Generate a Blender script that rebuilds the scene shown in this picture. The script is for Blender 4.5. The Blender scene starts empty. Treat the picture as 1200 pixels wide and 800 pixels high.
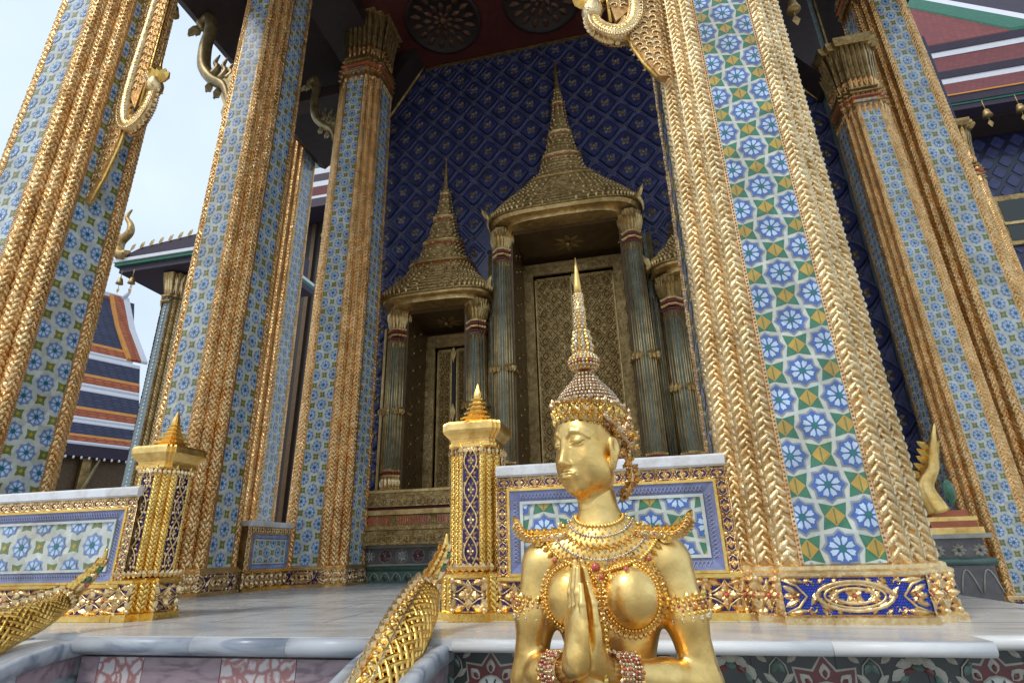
import bpy, math, random
import numpy as np
from math import sin, cos, pi, radians, sqrt, atan2
random.seed(7)
SC = bpy.context.scene
COL = SC.collection

# ------------------------------------------------------------------ camera
FPX, PITCH, ROLL, YAW, CAMZ = 648.4, radians(20.94), radians(-1.5), radians(-12.48), 0.3276
fwd = np.array([sin(YAW)*cos(PITCH), cos(YAW)*cos(PITCH), sin(PITCH)])
rt = np.array([cos(YAW), -sin(YAW), 0.0]); up = np.cross(rt, fwd)
r2 = cos(ROLL)*rt + sin(ROLL)*up; u2 = -sin(ROLL)*rt + cos(ROLL)*up
cd = bpy.data.cameras.new('camera'); cam = bpy.data.objects.new('camera', cd); COL.objects.link(cam)
from mathutils import Matrix, Vector
cam.matrix_world = Matrix(((r2[0], u2[0], -fwd[0], 0), (r2[1], u2[1], -fwd[1], 0), (r2[2], u2[2], -fwd[2], CAMZ), (0, 0, 0, 1)))
cd.sensor_width = 36; cd.lens = FPX/1200*36; cd.clip_end = 2000; cd.clip_start = 0.02
SC.camera = cam

# ------------------------------------------------------------------ world + sun
SUN_EL, SUN_AZ = radians(52), radians(215)          # azimuth: clockwise from +Y; light comes from behind the camera, left
w = bpy.data.worlds.new('World'); SC.world = w; w.use_nodes = True
nt = w.node_tree; nt.nodes.clear()
out = nt.nodes.new('ShaderNodeOutputWorld'); bg = nt.nodes.new('ShaderNodeBackground')
sky = nt.nodes.new('ShaderNodeTexSky'); sky.sky_type = 'NISHITA'; sky.sun_disc = False
sky.sun_elevation = SUN_EL; sky.sun_rotation = SUN_AZ; sky.air_density = 1.2; sky.dust_density = 3.0; sky.ozone_density = 1.5
tc = nt.nodes.new('ShaderNodeTexCoord'); nz = nt.nodes.new('ShaderNodeTexNoise')
nz.inputs['Scale'].default_value = 2.2; nz.inputs['Detail'].default_value = 6; nz.inputs['Roughness'].default_value = 0.5
rp = nt.nodes.new('ShaderNodeValToRGB'); rp.color_ramp.elements[0].position = 0.3; rp.color_ramp.elements[1].position = 0.72
rp.color_ramp.elements[0].color = (0.62, 0.62, 0.62, 1); rp.color_ramp.elements[1].color = (0.97, 0.97, 0.97, 1)
mx = nt.nodes.new('ShaderNodeMixRGB'); mx.inputs[2].default_value = (6.2, 7.3, 8.7, 1)
nt.links.new(tc.outputs['Generated'], nz.inputs['Vector']); nt.links.new(nz.outputs['Fac'], rp.inputs['Fac'])
nt.links.new(rp.outputs['Color'], mx.inputs[0]); nt.links.new(sky.outputs['Color'], mx.inputs[1])
nt.links.new(mx.outputs['Color'], bg.inputs['Color']); bg.inputs['Strength'].default_value = 0.1
nt.links.new(bg.outputs['Background'], out.inputs['Surface'])
sl = bpy.data.lights.new('sun', 'SUN'); sl.energy = 1.15; sl.angle = radians(12); sl.color = (1.0, 0.95, 0.87)
so = bpy.data.objects.new('sun', sl); COL.objects.link(so)
sd = Vector((sin(SUN_AZ)*cos(SUN_EL), cos(SUN_AZ)*cos(SUN_EL), sin(SUN_EL)))
so.rotation_euler = sd.to_track_quat('Z', 'Y').to_euler()
SC.view_settings.view_transform = 'Standard'; SC.view_settings.look = 'None'
SC.view_settings.exposure = 0.50; SC.view_settings.gamma = 1.0
SC.render.engine = 'CYCLES'
SC.cycles.max_bounces = 8; SC.cycles.diffuse_bounces = 4; SC.cycles.glossy_bounces = 5

# ------------------------------------------------------------------ materials
MATS = {}
def mat(name, col, metal=0.0, rough=0.5, var=0.0, vscale=8.0, bump=0.0, bscale=40.0, glitter=0.0, gscale=120.0, col2=None, coat=0.0, spec=0.5, rvar=0.0, grime=0.0, cell=0.0, cscale=9.0):
    m = bpy.data.materials.new(name); m.use_nodes = True; t = m.node_tree; N = t.nodes; L = t.links
    p = N['Principled BSDF']; p.inputs['Base Color'].default_value = (*col, 1)
    p.inputs['Metallic'].default_value = metal; p.inputs['Roughness'].default_value = rough
    p.inputs['Specular IOR Level'].default_value = spec
    if coat: p.inputs['Coat Weight'].default_value = coat; p.inputs['Coat Roughness'].default_value = 0.08
    tcn = N.new('ShaderNodeTexCoord')
    if var > 0 or col2 is not None:
        n = N.new('ShaderNodeTexNoise'); n.inputs['Scale'].default_value = vscale; n.inputs['Detail'].default_value = 5; n.inputs['Roughness'].default_value = 0.62
        L.new(tcn.outputs['Object'], n.inputs['Vector'])
        r = N.new('ShaderNodeValToRGB'); r.color_ramp.elements[0].position = 0.35; r.color_ramp.elements[1].position = 0.68
        c2 = col2 if col2 is not None else tuple(c*(1-var) for c in col)
        r.color_ramp.elements[0].color = (*c2, 1); r.color_ramp.elements[1].color = (*col, 1)
        L.new(n.outputs['Fac'], r.inputs['Fac']); L.new(r.outputs['Color'], p.inputs['Base Color'])
    if rvar > 0:
        n3 = N.new('ShaderNodeTexNoise'); n3.inputs['Scale'].default_value = vscale*2.3; n3.inputs['Detail'].default_value = 6
        L.new(tcn.outputs['Object'], n3.inputs['Vector'])
        mr = N.new('ShaderNodeMapRange'); mr.inputs['To Min'].default_value = max(0.03, rough-rvar); mr.inputs['To Max'].default_value = rough+rvar
        mr.inputs['From Min'].default_value = 0.3; mr.inputs['From Max'].default_value = 0.7
        L.new(n3.outputs['Fac'], mr.inputs['Value']); L.new(mr.outputs['Result'], p.inputs['Roughness'])
    def times(fac_socket):
        q = N.new('ShaderNodeMixRGB'); q.blend_type = 'MULTIPLY'; q.inputs[0].default_value = 1
        if p.inputs['Base Color'].is_linked: L.new(p.inputs['Base Color'].links[0].from_socket, q.inputs[1])
        else: q.inputs[1].default_value = (*col, 1)
        L.new(fac_socket, q.inputs[2]); L.new(q.outputs[0], p.inputs['Base Color'])
    if grime > 0:
        g1 = N.new('ShaderNodeTexNoise'); g1.inputs['Scale'].default_value = 3.3; g1.inputs['Detail'].default_value = 10; g1.inputs['Roughness'].default_value = 0.72
        L.new(tcn.outputs['Object'], g1.inputs['Vector']); gr = N.new('ShaderNodeValToRGB'); gr.color_ramp.elements[0].position = 0.36; gr.color_ramp.elements[1].position = 0.56
        k_ = 1-grime; gr.color_ramp.elements[0].color = (k_, k_*.93, k_*.82, 1); gr.color_ramp.elements[1].color = (1, 1, 1, 1)
        L.new(g1.outputs['Fac'], gr.inputs['Fac']); times(gr.outputs['Color'])
    if cell > 0:
        cv = N.new('ShaderNodeTexVoronoi'); cv.inputs['Scale'].default_value = cscale; L.new(tcn.outputs['Object'], cv.inputs['Vector'])
        cm_ = N.new('ShaderNodeMapRange'); cm_.inputs['To Min'].default_value = 1-cell; cm_.inputs['To Max'].default_value = 1+cell*.4
        sp = N.new('ShaderNodeSeparateColor'); L.new(cv.outputs['Color'], sp.inputs[0]); L.new(sp.outputs[0], cm_.inputs['Value']); times(cm_.outputs[0])
    nrm = None
    if glitter > 0:
        v = N.new('ShaderNodeTexVoronoi'); v.inputs['Scale'].default_value = gscale; L.new(tcn.outputs['Object'], v.inputs['Vector'])
        s = N.new('ShaderNodeVectorMath'); s.operation = 'SUBTRACT'; s.inputs[1].default_value = (0.5, 0.5, 0.5); L.new(v.outputs['Color'], s.inputs[0])
        k = N.new('ShaderNodeVectorMath'); k.operation = 'SCALE'; k.inputs['Scale'].default_value = glitter; L.new(s.outputs[0], k.inputs[0])
        g = N.new('ShaderNodeNewGeometry'); a = N.new('ShaderNodeVectorMath'); a.operation = 'ADD'; L.new(k.outputs[0], a.inputs[0]); L.new(g.outputs['Normal'], a.inputs[1])
        nn = N.new('ShaderNodeVectorMath'); nn.operation = 'NORMALIZE'; L.new(a.outputs[0], nn.inputs[0]); nrm = nn.outputs[0]
        L.new(nrm, p.inputs['Normal'])
    if bump > 0:
        b = N.new('ShaderNodeBump'); b.inputs['Strength'].default_value = bump; b.inputs['Distance'].default_value = 0.02
        n2 = N.new('ShaderNodeTexNoise'); n2.inputs['Scale'].default_value = bscale; n2.inputs['Detail'].default_value = 6
        L.new(tcn.outputs['Object'], n2.inputs['Vector']); L.new(n2.outputs['Fac'], b.inputs['Height'])
        if nrm is not None: L.new(nrm, b.inputs['Normal'])
        L.new(b.outputs['Normal'], p.inputs['Normal'])
    MATS[name] = m; return m
G1 = (0.90, 0.60, 0.20)
mat('gold_braid', (1.0, 0.83, 0.52), 1, 0.40, col2=(0.92, 0.67, 0.34), vscale=14, glitter=0.5, gscale=200, bump=0.25, bscale=90, grime=0.35)
mat('gold_spangle', (1.0, 0.73, 0.38), 1, 0.30, col2=(0.88, 0.50, 0.18), vscale=9, glitter=0.8, gscale=150, grime=0.35)
mat('gold_mosaic', (0.95, 0.62, 0.28), 1, 0.30, col2=(0.80, 0.42, 0.13), vscale=9, glitter=0.6, gscale=120, grime=0.35)
mat('gold_ground', (0.80, 0.52, 0.22), 0.9, 0.42, col2=(0.62, 0.32, 0.10), vscale=20, glitter=0.3, gscale=150, grime=0.35)
mat('gold_leaf', (1.0, 0.73, 0.29), 1, 0.36, col2=(0.88, 0.55, 0.16), vscale=7, bump=0.14, bscale=30, rvar=0.10, grime=0.34, cell=0.10, cscale=26)
mat('gold_bright', (1.0, 0.72, 0.24), 1, 0.30, col2=(0.9, 0.55, 0.12), vscale=12, bump=0.12, bscale=60, rvar=0.08, grime=0.28)
mat('gold_pale', (0.98, 0.78, 0.44), 1, 0.34, col2=(0.78, 0.52, 0.24), vscale=30, glitter=0.3, gscale=250, grime=0.35)
mat('gold_crown', (0.92, 0.68, 0.40), 1, 0.34, col2=(0.55, 0.32, 0.14), vscale=40, glitter=0.4, gscale=250, grime=0.35)
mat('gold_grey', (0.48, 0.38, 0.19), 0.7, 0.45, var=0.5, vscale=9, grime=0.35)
mat('pier_dark', (0.10, 0.10, 0.095), 0, 0.4, var=0.4)
mat('gold_old', (0.56, 0.40, 0.17), 0.8, 0.42, col2=(0.30, 0.19, 0.07), vscale=12, glitter=0.35, gscale=90, bump=0.3, bscale=60, grime=0.35)
mat('gold_door', (0.82, 0.60, 0.27), 0.8, 0.38, col2=(0.52, 0.35, 0.13), vscale=10, bump=0.2, grime=0.35)
mat('brown_lacquer', (0.13, 0.075, 0.03), 0.3, 0.35, var=0.4, bump=0.2)
mat('jewel_white', (0.90, 0.82, 0.70), 0.6, 0.15, col2=(0.55, 0.45, 0.34), vscale=60, glitter=0.6, gscale=300, grime=0.3)
mat('jewel_red', (0.62, 0.09, 0.05), 0.0, 0.2, var=0.3, coat=0.6)
mat('jewel_blue', (0.05, 0.05, 0.45), 0.2, 0.15, coat=0.6)
mat('bead_red', (0.50, 0.14, 0.06), 0.3, 0.35, var=0.3)
mat('mosaic_navy', (0.022, 0.014, 0.055), 0.3, 0.22, col2=(0.06, 0.035, 0.16), vscale=60, glitter=0.35, gscale=140)
mat('glaze_white', (0.70, 0.72, 0.64), 0, 0.22, col2=(0.54, 0.58, 0.53), vscale=12, coat=0.5, bump=0.05, bscale=25, cell=0.22, grime=0.18)
mat('glaze_grey', (0.42, 0.43, 0.40), 0, 0.25, var=0.2, coat=0.4, cell=0.22, grime=0.18)
mat('glaze_greyblue', (0.20, 0.27, 0.40), 0, 0.2, col2=(0.32, 0.34, 0.36), vscale=30, coat=0.5, cell=0.22, grime=0.18)  # blue-grey outline glaze around the large stars
mat('glaze_blue', (0.055, 0.13, 0.42), 0, 0.18, col2=(0.09, 0.17, 0.46), vscale=25, coat=0.5, cell=0.22, grime=0.18)
mat('glaze_pale', (0.60, 0.74, 0.88), 0, 0.18, col2=(0.46, 0.62, 0.82), vscale=25, coat=0.5, cell=0.22, grime=0.18)
mat('glaze_sky', (0.13, 0.24, 0.52), 0, 0.18, col2=(0.20, 0.33, 0.60), vscale=25, coat=0.5, cell=0.22, grime=0.18)
mat('glaze_rim', (0.33, 0.40, 0.56), 0, 0.2, var=0.2, coat=0.4, cell=0.22, grime=0.18)
mat('glaze_teal', (0.02, 0.17, 0.19), 0, 0.2, coat=0.5, cell=0.22, grime=0.18)
mat('glaze_green', (0.035, 0.17, 0.09), 0, 0.2, col2=(0.06, 0.23, 0.11), vscale=25, coat=0.5, cell=0.22, grime=0.18)
mat('glaze_gold', (0.60, 0.36, 0.05), 0, 0.2, col2=(0.50, 0.33, 0.04), vscale=30, coat=0.5, cell=0.22, grime=0.18)
mat('glaze_olive', (0.20, 0.27, 0.08), 0, 0.2, var=0.3, vscale=30, coat=0.5, cell=0.22, grime=0.18)
mat('glaze_lilac', (0.16, 0.18, 0.36), 0, 0.25, col2=(0.22, 0.24, 0.42), vscale=30, coat=0.4, cell=0.22, grime=0.18)
mat('glaze_lilac_line', (0.34, 0.37, 0.55), 0, 0.25, coat=0.4, cell=0.22, grime=0.18)
mat('wall_blue', (0.040, 0.050, 0.165), 0.0, 0.34, col2=(0.026, 0.032, 0.11), vscale=6, coat=0.25, bump=0.2, bscale=30, cell=0.22, grime=0.18)
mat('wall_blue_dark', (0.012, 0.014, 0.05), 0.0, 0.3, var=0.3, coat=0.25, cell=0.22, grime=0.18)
mat('wall_lattice', (0.10, 0.11, 0.23), 0.0, 0.34, col2=(0.065, 0.070, 0.16), vscale=9, coat=0.25, cell=0.22, grime=0.18)
mat('wall_flower', (0.13, 0.11, 0.12), 0.1, 0.35, var=0.4, coat=0.2, cell=0.22, grime=0.18)
mat('dado_grey', (0.17, 0.15, 0.15), 0, 0.3, col2=(0.11, 0.10, 0.10), vscale=14, coat=0.3, grime=0.3)
mat('dado_line', (0.42, 0.40, 0.32), 0, 0.3, var=0.3, coat=0.3)
mat('dado_red', (0.16, 0.035, 0.035), 0, 0.3, var=0.4, coat=0.3)
mat('dado_green', (0.09, 0.17, 0.13), 0, 0.3, var=0.4, coat=0.3)
mat('dado_dark', (0.045, 0.05, 0.045), 0, 0.3, var=0.4, coat=0.3)
mat('pier_tile', (0.20, 0.25, 0.26), 0, 0.3, col2=(0.13, 0.17, 0.18), vscale=8, coat=0.3)
mat('col_green', (0.10, 0.15, 0.11), 0.1, 0.25, col2=(0.13, 0.19, 0.18), vscale=20, glitter=0.3, gscale=60, grime=0.3)
mat('red_paint', (0.22, 0.02, 0.02), 0, 0.5, var=0.4)
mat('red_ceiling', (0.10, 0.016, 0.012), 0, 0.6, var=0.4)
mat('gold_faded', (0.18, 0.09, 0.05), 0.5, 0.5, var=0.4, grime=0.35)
mat('timber_dark', (0.035, 0.02, 0.018), 0, 0.6, var=0.4)
mat('black', (0.008, 0.008, 0.008), 0, 0.5)
mat('white_render', (0.80, 0.81, 0.83), 0, 0.35, var=0.05, vscale=2, bump=0.1, grime=0.3)
mat('roof_navy', (0.055, 0.07, 0.15), 0, 0.35, col2=(0.10, 0.12, 0.20), vscale=1.2, bump=0.5, bscale=6)
mat('roof_orange', (0.50, 0.13, 0.05), 0, 0.4, var=0.3, vscale=3, bump=0.3)
mat('roof_amber', (0.70, 0.30, 0.06), 0, 0.65, var=0.2, vscale=3)
mat('roof_white', (0.72, 0.73, 0.78), 0, 0.65, var=0.1)
mat('roof_red', (0.30, 0.07, 0.065), 0, 0.4, col2=(0.20, 0.045, 0.045), vscale=3)
mat('roof_green', (0.03, 0.16, 0.10), 0, 0.65, var=0.3)
mat('roof_purple', (0.040, 0.026, 0.050), 0, 0.65, var=0.3)
mat('glass_dark', (0.03, 0.035, 0.03), 0, 0.15)
mat('joint_grey', (0.20, 0.20, 0.19), 0, 0.7)
mat('stone_paving', (0.42, 0.40, 0.37), 0, 0.7, var=0.2, vscale=1.5, bump=0.2)
def marble(name, base, vein, scale, thick=0.06, rough=0.2, dist=2.5):
    m = bpy.data.materials.new(name); m.use_nodes = True; t = m.node_tree; N = t.nodes; L = t.links; p = N['Principled BSDF']
    tcn = N.new('ShaderNodeTexCoord'); mp = N.new('ShaderNodeMapping'); mp.inputs['Scale'].default_value = (0.6, 2.2, 2.2); mp.inputs['Rotation'].default_value = (0.1, 0.2, 0.12)
    n = N.new('ShaderNodeTexNoise'); n.inputs['Scale'].default_value = scale; n.inputs['Detail'].default_value = 8; n.inputs['Distortion'].default_value = dist
    L.new(tcn.outputs['Object'], mp.inputs['Vector']); L.new(mp.outputs[0], n.inputs['Vector'])
    r = N.new('ShaderNodeValToRGB'); e = r.color_ramp.elements; e[0].position = 0.36; e[1].position = 0.62
    e[0].color = (*vein, 1); e[1].color = (*base, 1); x = e.new(0.47); x.color = tuple((a*0.35+b*0.65) for a, b in zip(vein, base)) + (1,)
    L.new(n.outputs['Fac'], r.inputs['Fac']); L.new(r.outputs['Color'], p.inputs['Base Color']); p.inputs['Roughness'].default_value = rough
    n4 = N.new('ShaderNodeTexNoise'); n4.inputs['Scale'].default_value = 5; n4.inputs['Detail'].default_value = 5; L.new(tcn.outputs['Object'], n4.inputs['Vector'])
    mr = N.new('ShaderNodeMapRange'); mr.inputs['To Min'].default_value = rough*0.6; mr.inputs['To Max'].default_value = rough*1.9; L.new(n4.outputs['Fac'], mr.inputs['Value']); L.new(mr.outputs[0], p.inputs['Roughness'])
    MATS[name] = m
marble('marble_floor', (0.60, 0.60, 0.58), (0.42, 0.43, 0.44), 1.3, rough=0.2)
marble('marble_edge', (0.46, 0.49, 0.52), (0.22, 0.25, 0.30), 2.6, rough=0.28)
marble('marble_grey', (0.36, 0.38, 0.39), (0.14, 0.16, 0.18), 3.0, rough=0.3)
marble('marble_white', (0.74, 0.74, 0.72), (0.45, 0.47, 0.48), 2.0, rough=0.3)
marble('marble_mauve', (0.36, 0.27, 0.29), (0.20, 0.14, 0.16), 5.0, rough=0.28)
def breccia(name):
    m = bpy.data.materials.new(name); m.use_nodes = True; t = m.node_tree; N = t.nodes; L = t.links; p = N['Principled BSDF']
    tcn = N.new('ShaderNodeTexCoord'); n = N.new('ShaderNodeTexNoise'); n.inputs['Scale'].default_value = 9; n.inputs['Detail'].default_value = 4
    L.new(tcn.outputs['Object'], n.inputs['Vector'])
    a = N.new('ShaderNodeMixRGB'); a.inputs[0].default_value = 0.09; L.new(tcn.outputs['Object'], a.inputs[1]); L.new(n.outputs['Color'], a.inputs[2])
    v = N.new('ShaderNodeTexVoronoi'); v.feature = 'DISTANCE_TO_EDGE'; v.inputs['Scale'].default_value = 17; L.new(a.outputs[0], v.inputs['Vector'])
    r = N.new('ShaderNodeValToRGB'); e = r.color_ramp.elements; e[0].position = 0.05; e[1].position = 0.16
    e[0].color = (0.36, 0.17, 0.16, 1); e[1].color = (0.56, 0.51, 0.50, 1)
    L.new(v.outputs['Distance'], r.inputs['Fac']); L.new(r.outputs['Color'], p.inputs['Base Color']); p.inputs['Roughness'].default_value = 0.25
    MATS[name] = m
breccia('marble_red')
def gridmat(name, base, line, sx, sz, metal=0.0, rough=0.35):
    """small fired tiles set in courses: brick pattern on object coordinates"""
    m = bpy.data.materials.new(name); m.use_nodes = True; t = m.node_tree; N = t.nodes; L = t.links; p = N['Principled BSDF']
    tcn = N.new('ShaderNodeTexCoord'); b = N.new('ShaderNodeTexBrick')
    mp = N.new('ShaderNodeMapping'); mp.inputs['Rotation'].default_value = (radians(90), 0, 0); L.new(tcn.outputs['Object'], mp.inputs['Vector'])
    L.new(mp.outputs[0], b.inputs['Vector']); b.inputs['Color1'].default_value = (*base, 1); b.inputs['Color2'].default_value = tuple(c*0.7 for c in base) + (1,)
    b.inputs['Mortar'].default_value = (*line, 1); b.inputs['Scale'].default_value = 1; b.inputs['Brick Width'].default_value = sx; b.inputs['Row Height'].default_value = sz; b.inputs['Mortar Size'].default_value = sz*0.12
    bu = N.new('ShaderNodeBump'); bu.inputs['Strength'].default_value = 0.7; bu.inputs['Distance'].default_value = 0.03; bu.invert = True; L.new(b.outputs['Fac'], bu.inputs['Height']); L.new(bu.outputs[0], p.inputs['Normal'])
    L.new(b.outputs['Color'], p.inputs['Base Color']); p.inputs['Roughness'].default_value = rough; p.inputs['Metallic'].default_value = metal
    MATS[name] = m
gridmat('roof_red_tiles', (0.24, 0.045, 0.04), (0.16, 0.04, 0.04), 0.22, 0.3, 0.0, 0.7)
gridmat('mosaic_blue', (0.04, 0.09, 0.66), (0.015, 0.015, 0.08), 0.011, 0.011, 0.3, 0.2)
gridmat('roof_navy', (0.050, 0.060, 0.115), (0.02, 0.025, 0.06), 0.16, 0.14, 0.0, 0.7)
gridmat('roof_orange', (0.50, 0.14, 0.05), (0.25, 0.06, 0.03), 0.16, 0.14, 0.0, 0.7)
gridmat('roof_red', (0.19, 0.035, 0.035), (0.12, 0.03, 0.03), 0.2, 0.16, 0.0, 0.7)
gridmat('paving', (0.42, 0.40, 0.37), (0.25, 0.24, 0.22), 0.6, 0.6)

# ------------------------------------------------------------------ mesh builder
def V(*a): return np.array(a, dtype=float)
def nrmz(a): return a/(np.linalg.norm(a)+1e-12)
class MB:
    def __init__(s): s.v = []; s.f = []; s.m = []; s.sm = []
    def add(s, vs, fs, m, smooth=False):
        o = len(s.v); s.v.extend([tuple(map(float, p)) for p in vs]); s.f.extend([tuple(o+i for i in f) for f in fs]); s.m.extend([m]*len(fs)); s.sm.extend([smooth]*len(fs))
    def box(s, a, b, m):
        x0, y0, z0 = a; x1, y1, z1 = b
        s.add([(x0,y0,z0),(x1,y0,z0),(x1,y1,z0),(x0,y1,z0),(x0,y0,z1),(x1,y0,z1),(x1,y1,z1),(x0,y1,z1)],
              [(0,3,2,1),(4,5,6,7),(0,1,5,4),(1,2,6,5),(2,3,7,6),(3,0,4,7)], m)
    def rbox(s, O, U, W, N, m):
        """box spanned from corner O by vectors U, W, N"""
        O, U, W, N = map(lambda q: np.array(q, float), (O, U, W, N))
        P = [O, O+U, O+U+W, O+W, O+N, O+U+N, O+U+W+N, O+W+N]
        s.add(P, [(0,3,2,1),(4,5,6,7),(0,1,5,4),(1,2,6,5),(2,3,7,6),(3,0,4,7)], m)
    def loft(s, rings, m, cap=True, smooth=False, closed=True):
        n = len(rings[0]); vs = [p for r in rings for p in r]; fs = []
        for i in range(len(rings)-1):
            for j in range(n if closed else n-1):
                k = (j+1) % n; fs.append((i*n+j, i*n+k, (i+1)*n+k, (i+1)*n+j))
        if cap and closed: fs.append(tuple(range(n-1, -1, -1))); fs.append(tuple((len(rings)-1)*n+j for j in range(n)))
        s.add(vs, fs, m, smooth)
    def lathe(s, c, prof, m, n=16, smooth=True, sx=1, sy=1, cap=True):
        s.loft([[(c[0]+r*cos(2*pi*j/n)*sx, c[1]+r*sin(2*pi*j/n)*sy, c[2]+z) for j in range(n)] for r, z in prof], m, cap, smooth)
    def tube(s, pts, rad, m, n=8, flat=1.0, smooth=True, upv=(0,0,1)):
        pts = [np.array(p, float) for p in pts]; K = len(pts)
        if not hasattr(rad, '__len__'): rad = [rad]*K
        rings = []; u = None
        for i in range(K):
            t = nrmz(pts[min(i+1, K-1)]-pts[max(i-1, 0)])
            if u is None:
                a = np.array(upv, float); a = a if abs(a@t) < 0.9 else V(1, 0, 0); u = nrmz(a-(a@t)*t)
            else: u = nrmz(u-(u@t)*t)
            w_ = np.cross(t, u)
            rings.append([pts[i]+rad[i]*(cos(2*pi*j/n)*u*flat+sin(2*pi*j/n)*w_) for j in range(n)])
        s.loft(rings, m, True, smooth)
    def leaf(s, p, d, n, L, W, H, m, curl=0.0):
        """pointed domed leaf lying on a surface: base p, direction d, normal n"""
        p = np.array(p, float); d = nrmz(np.array(d, float)); n = nrmz(np.array(n, float)); n = nrmz(n-(n@d)*d); x = np.cross(d, n)
        o = [(0,0,0),(.22,.36,0),(.52,.5,0),(.80,.27,0),(1,0,curl),(.80,-.27,0),(.52,-.5,0),(.22,-.36,0)]
        vs = [p+d*L*a+x*W*b+n*(H*c) for a, b, c in o]+[p+d*L*.28+n*H*.8, p+d*L*.66+n*H*(1+curl*.4)]
        s.add(vs, [(0,1,8),(1,2,8),(2,9,8),(2,3,9),(3,4,9),(4,5,9),(5,6,9),(6,8,9),(6,7,8),(7,0,8)], m)
    def rod(s, a, b, n, w, h, m):
        """ridge rod (half-round strand) from a to b on a surface with normal n"""
        a = np.array(a, float); b = np.array(b, float); n = np.array(n, float); d = b-a; x = nrmz(np.cross(d, n))*w/2
        a1 = a+d*.12; b1 = a+d*.88
        s.add([a, a1-x, a1+n*h, a1+x, b1-x, b1+n*h, b1+x, b], [(0,2,1),(0,3,2),(1,2,5,4),(2,3,6,5),(4,5,7),(5,6,7)], m)
    def dome(s, c, n, r, h, m, k=8, U=None, smooth=True, ry=None):
        c = np.array(c, float); n = nrmz(np.array(n, float)); a = V(0,0,1) if abs(n[2]) < .9 else V(1,0,0); u = nrmz(np.cross(a, n)); w_ = np.cross(n, u); ry = ry or r
        vs = []; 
        for q, z in ((1, 0), (.78, .62*h)):
            vs += [c+(u*cos(2*pi*j/k)*r+w_*sin(2*pi*j/k)*ry)*q+n*z for j in range(k)]
        vs.append(c+n*h); fs = [(j, (j+1) % k, k+(j+1) % k, k+j) for j in range(k)]+[(k+j, k+(j+1) % k, 2*k) for j in range(k)]
        s.add(vs, fs, m, smooth)
    def ball(s, c, r, m, k=6, sz=1.0):
        c = np.array(c, float); vs = [c+V(0,0,-r*sz)]
        for q in (-.5, .5): vs += [c+V(cos(2*pi*j/k)*r*.866, sin(2*pi*j/k)*r*.866, q*r*sz) for j in range(k)]
        vs.append(c+V(0,0,r*sz)); L = len(vs)-1
        fs = [(0, 1+(j+1) % k, 1+j) for j in range(k)]+[(1+j, 1+(j+1) % k, 1+k+(j+1) % k, 1+k+j) for j in range(k)]+[(1+k+j, 1+k+(j+1) % k, L) for j in range(k)]
        s.add(vs, fs, m, True)
    def poly(s, pts, m): s.add(pts, [tuple(range(len(pts)))], m)
    def prism(s, pts, N, m):
        """polygon pts extruded by vector N, closed"""
        pts = [np.array(p, float) for p in pts]; N = np.array(N, float); n = len(pts)
        s.add(pts+[p+N for p in pts], [tuple(range(n-1, -1, -1)), tuple(range(n, 2*n))]+[(j, (j+1) % n, n+(j+1) % n, n+j) for j in range(n)], m)
    def warp(s, fn): s.v = [tuple(fn(p)) for p in s.v]
    def data(s, name):
        me = bpy.data.meshes.new(name); me.from_pydata(s.v, [], s.f)
        names = []; idx = []
        for m in s.m:
            if m not in names: names.append(m)
            idx.append(names.index(m))
        for n in names: me.materials.append(MATS[n])
        me.polygons.foreach_set('material_index', idx); me.polygons.foreach_set('use_smooth', s.sm); me.update()
        return me
    def build(s, name, parent=None, world=True):
        me = s.data(name); o = bpy.data.objects.new(name, me); COL.objects.link(o)
        if parent is not None:
            o.parent = parent
            if world:
                q = parent; off = np.zeros(3)
                while q is not None: off += np.array(q.location); q = q.parent
                o.location = tuple(-off)
        return o
def tag(o, label=None, cat=None, group=None, kind=None):
    if label: o['label'] = label
    if cat: o['category'] = cat
    if group: o['group'] = group
    if kind: o['kind'] = kind
    return o
def thing(name, label, cat, loc=(0, 0, 0), group=None):
    o = bpy.data.objects.new(name, None); COL.objects.link(o); o.location = loc; o.empty_display_size = 0.1
    return tag(o, label, cat, group)
def inst(name, me, parent, loc=(0, 0, 0), rz=0.0, sc=(1, 1, 1)):
    o = bpy.data.objects.new(name, me); COL.objects.link(o); o.parent = parent; o.location = loc; o.rotation_euler = (0, 0, rz); o.scale = sc; return o
def copy_tree(o, parent=None):
    c = o.copy(); COL.objects.link(c)
    if parent is not None: c.parent = parent
    for ch in list(o.children): copy_tree(ch, c)
    return c
def redent(w, z=0.0, cx=0.0, cy=0.0, a=0.6, steps=2):
    """square plan with stepped (redented) corners, half width w; a = share of half width kept flat"""
    q = []; d = (1-a)*w/steps
    for i in range(steps+1):
        x = w*a+d*i; y = w-d*i
        if i > 0: q.append((x-d, y))
        q.append((x, y))
    # q runs from (a w, w) to (w, a w); quarter for +x +y, order clockwise -> reverse for ccw
    q = q[::-1]; pts = []
    for k in range(4):
        c, s_ = [(1, 0), (0, 1), (-1, 0), (0, -1)][k]
        pts += [(cx+c*x-s_*y, cy+s_*x+c*y, z) for x, y in q]
    return pts
def clip(poly, x0, x1, y0=-1e9, y1=1e9):
    for ax, val, sg in ((0, x0, 1), (0, x1, -1), (1, y0, 1), (1, y1, -1)):
        outp = []
        for i in range(len(poly)):
            p, q = poly[i], poly[(i+1) % len(poly)]; a = (p[ax]-val)*sg; b = (q[ax]-val)*sg
            if a >= 0: outp.append(p)
            if (a >= 0) != (b >= 0):
                t = a/(a-b); outp.append((p[0]+t*(q[0]-p[0]), p[1]+t*(q[1]-p[1])))
        poly = outp
        if len(poly) < 3: return []
    return poly
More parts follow.
